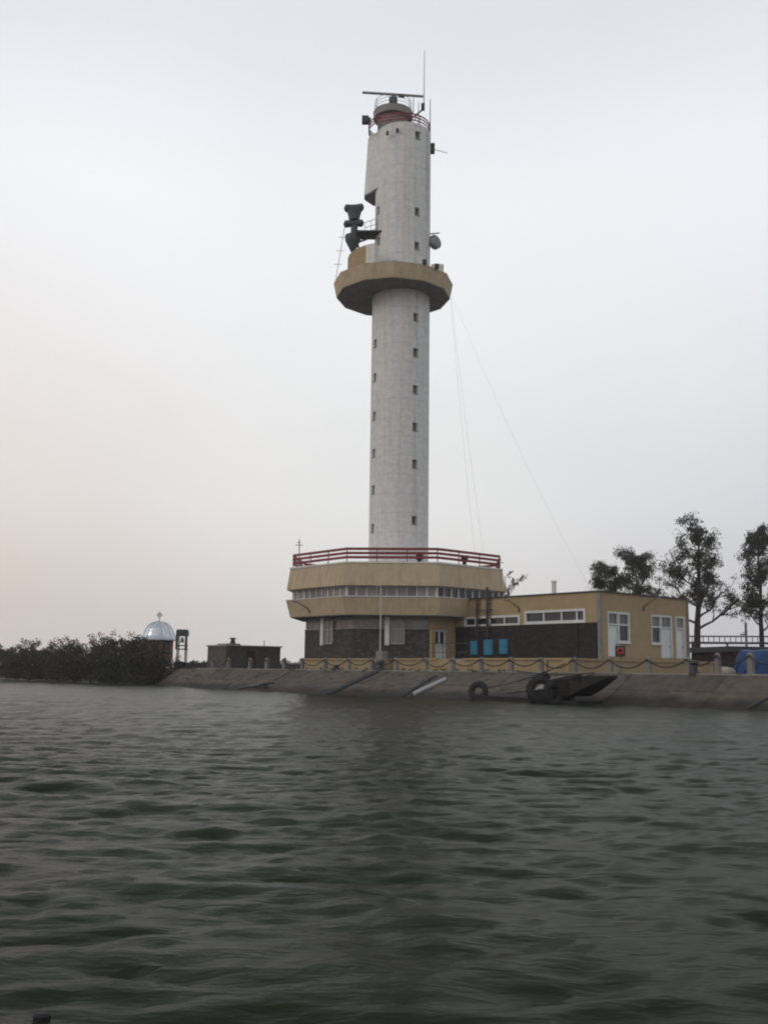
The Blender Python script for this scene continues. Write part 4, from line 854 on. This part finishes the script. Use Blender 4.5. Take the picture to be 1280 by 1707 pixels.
bd = [(-14, 126, 3.5, 6.5, 'dark rounded bush cut by the left edge of the view', 'leaf_brown'),
      (32, 120, 3.7, 6.0, 'broad dark bush near the left edge with wispy top', 'leaf_brown'),
      (70, 115, 3.3, 5.0, 'low dark bush between the two taller ones on the left bank', 'leaf_green'),
      (108, 111, 3.6, 4.6, 'loose twiggy bush left of the densest bushes', 'leaf_brown'),
      (152, 105, 3.9, 5.0, 'dense dark bush left of the chapel bushes', 'leaf_green'),
      (192, 101, 4.1, 4.6, 'dense brown-green bush in front and left of the chapel', 'leaf_brown'),
      (226, 98, 3.9, 3.8, 'tall bush in front of the chapel reaching its eaves', 'leaf_brown'),
      (252, 94, 2.6, 4.2, 'low dark bush at the water edge below the chapel', 'leaf_brown'),
      (50, 108, 2.2, 6.5, 'low spreading bush at the waterline near the left edge', 'leaf_brown'),
      (128, 101, 2.2, 5.5, 'low spreading bush at the waterline in the middle of the left bank', 'leaf_brown'),
      (196, 94.5, 2.3, 5.0, 'low spreading bush at the waterline left of the chapel', 'leaf_green')]
for i, (px_, D, Hh, W_, t_, m_) in enumerate(bd): bush(px_, D, Hh, W_, 60 + i, t_, m_, n_cl=95 if Hh > 2.4 else 70)
# far scrub on the skyline
g = np.random.default_rng(5); ch_ = []; cents = []; rads = []
for px_ in list(np.arange(285, 352, 2.2)) + list(np.arange(462, 512, 2.5)):
    D = g.uniform(150, 175); x, y, _ = xat(px_, D); cents.append((x, y, QZ + g.uniform(.1, .75))); rads.append(g.uniform(.5, 1.0))
sb = bpy.data.objects.new('far_scrub', None); sb['_o'] = [0, 0, 0]
leaves(ch_, g, cents, np.array(rads), 120, .16); V_ = np.concatenate(ch_); m_ = MB(); m_.v = [tuple(p) for p in V_]; m_.f = [(4 * i, 4 * i + 1, 4 * i + 2, 4 * i + 3) for i in range(len(V_) // 4)]
bpy.data.objects.remove(sb); tag(m_.build('far_scrub', 'leaf_brown', origin=(0, 0, 0)), 'low scrub on the skyline behind the bell stand and hut', 'scrub', kind='stuff')
g = np.random.default_rng(6); ch_ = []; cents = []
for u in np.arange(-27, 20, .28):
    if g.uniform() < .45: cents.append(G(u, vt(u) + g.uniform(.4, .9), QZ + .06))
leaves(ch_, g, cents, .14, 14, .06, .6); V_ = np.concatenate(ch_); m_ = MB(); m_.v = [tuple(p) for p in V_]; m_.f = [(4 * i, 4 * i + 1, 4 * i + 2, 4 * i + 3) for i in range(len(V_) // 4)]
tag(m_.build('edge_weeds', 'leaf', origin=(0, 0, 0)), 'short weeds along the top of the embankment', 'weeds', kind='stuff')
g = np.random.default_rng(16); ch_ = []; cents = []
for _ in range(110):
    u = g.uniform(-24, 40); t = g.uniform(0, .8) ** 1.6; p = slope_pt(u, t); cents.append((p[0], p[1], p[2] + .02))
leaves(ch_, g, cents, g.uniform(.08, .3, len(cents)), 16, .05, .25); V_ = np.concatenate(ch_); m_ = MB(); m_.v = [tuple(p) for p in V_]; m_.f = [(4 * i, 4 * i + 1, 4 * i + 2, 4 * i + 3) for i in range(len(V_) // 4)]
tag(m_.build('slope_weeds', 'dry_weed', origin=(0, 0, 0)), 'dry weeds and debris scattered over the embankment slabs', 'weeds', kind='stuff')
# dark stake top in the near water
p = at(71, 1688, 4.6); st = thing('near_stake', (p[0], p[1], -.8), 'black post top in the near water at the bottom left corner', 'stake')
MB().lathe(p[0], p[1], [(.026, -.8), (.026, p[2] - .06)], 10).build('shaft', 'rubber', st)
MB().lathe(p[0], p[1], [(.028, p[2] - .075), (.037, p[2] - .05), (.037, p[2] - .01), (.025, p[2])], 10).build('cap', 'rubber', st)

# ------------------------------------------------------------------ damp air
hz = MB().obox((0, 0, 27.5), 2800, 2800, 59).build('haze', 'concrete', origin=(0, 0, 0)); tag(hz, 'thin damp haze over the river', kind='stuff')
hm = bpy.data.materials.new('haze'); hm.use_nodes = True; t = hm.node_tree; t.nodes.clear()
pv = t.nodes.new('ShaderNodeVolumePrincipled'); pv.inputs['Color'].default_value = (.97, .97, 1.0, 1); pv.inputs['Density'].default_value = .0004; pv.inputs['Anisotropy'].default_value = .2
ho = t.nodes.new('ShaderNodeOutputMaterial'); t.links.new(pv.outputs[0], ho.inputs['Volume']); hz.data.materials[0] = hm

for o in bpy.data.objects:
    if '_o' in o: del o['_o']
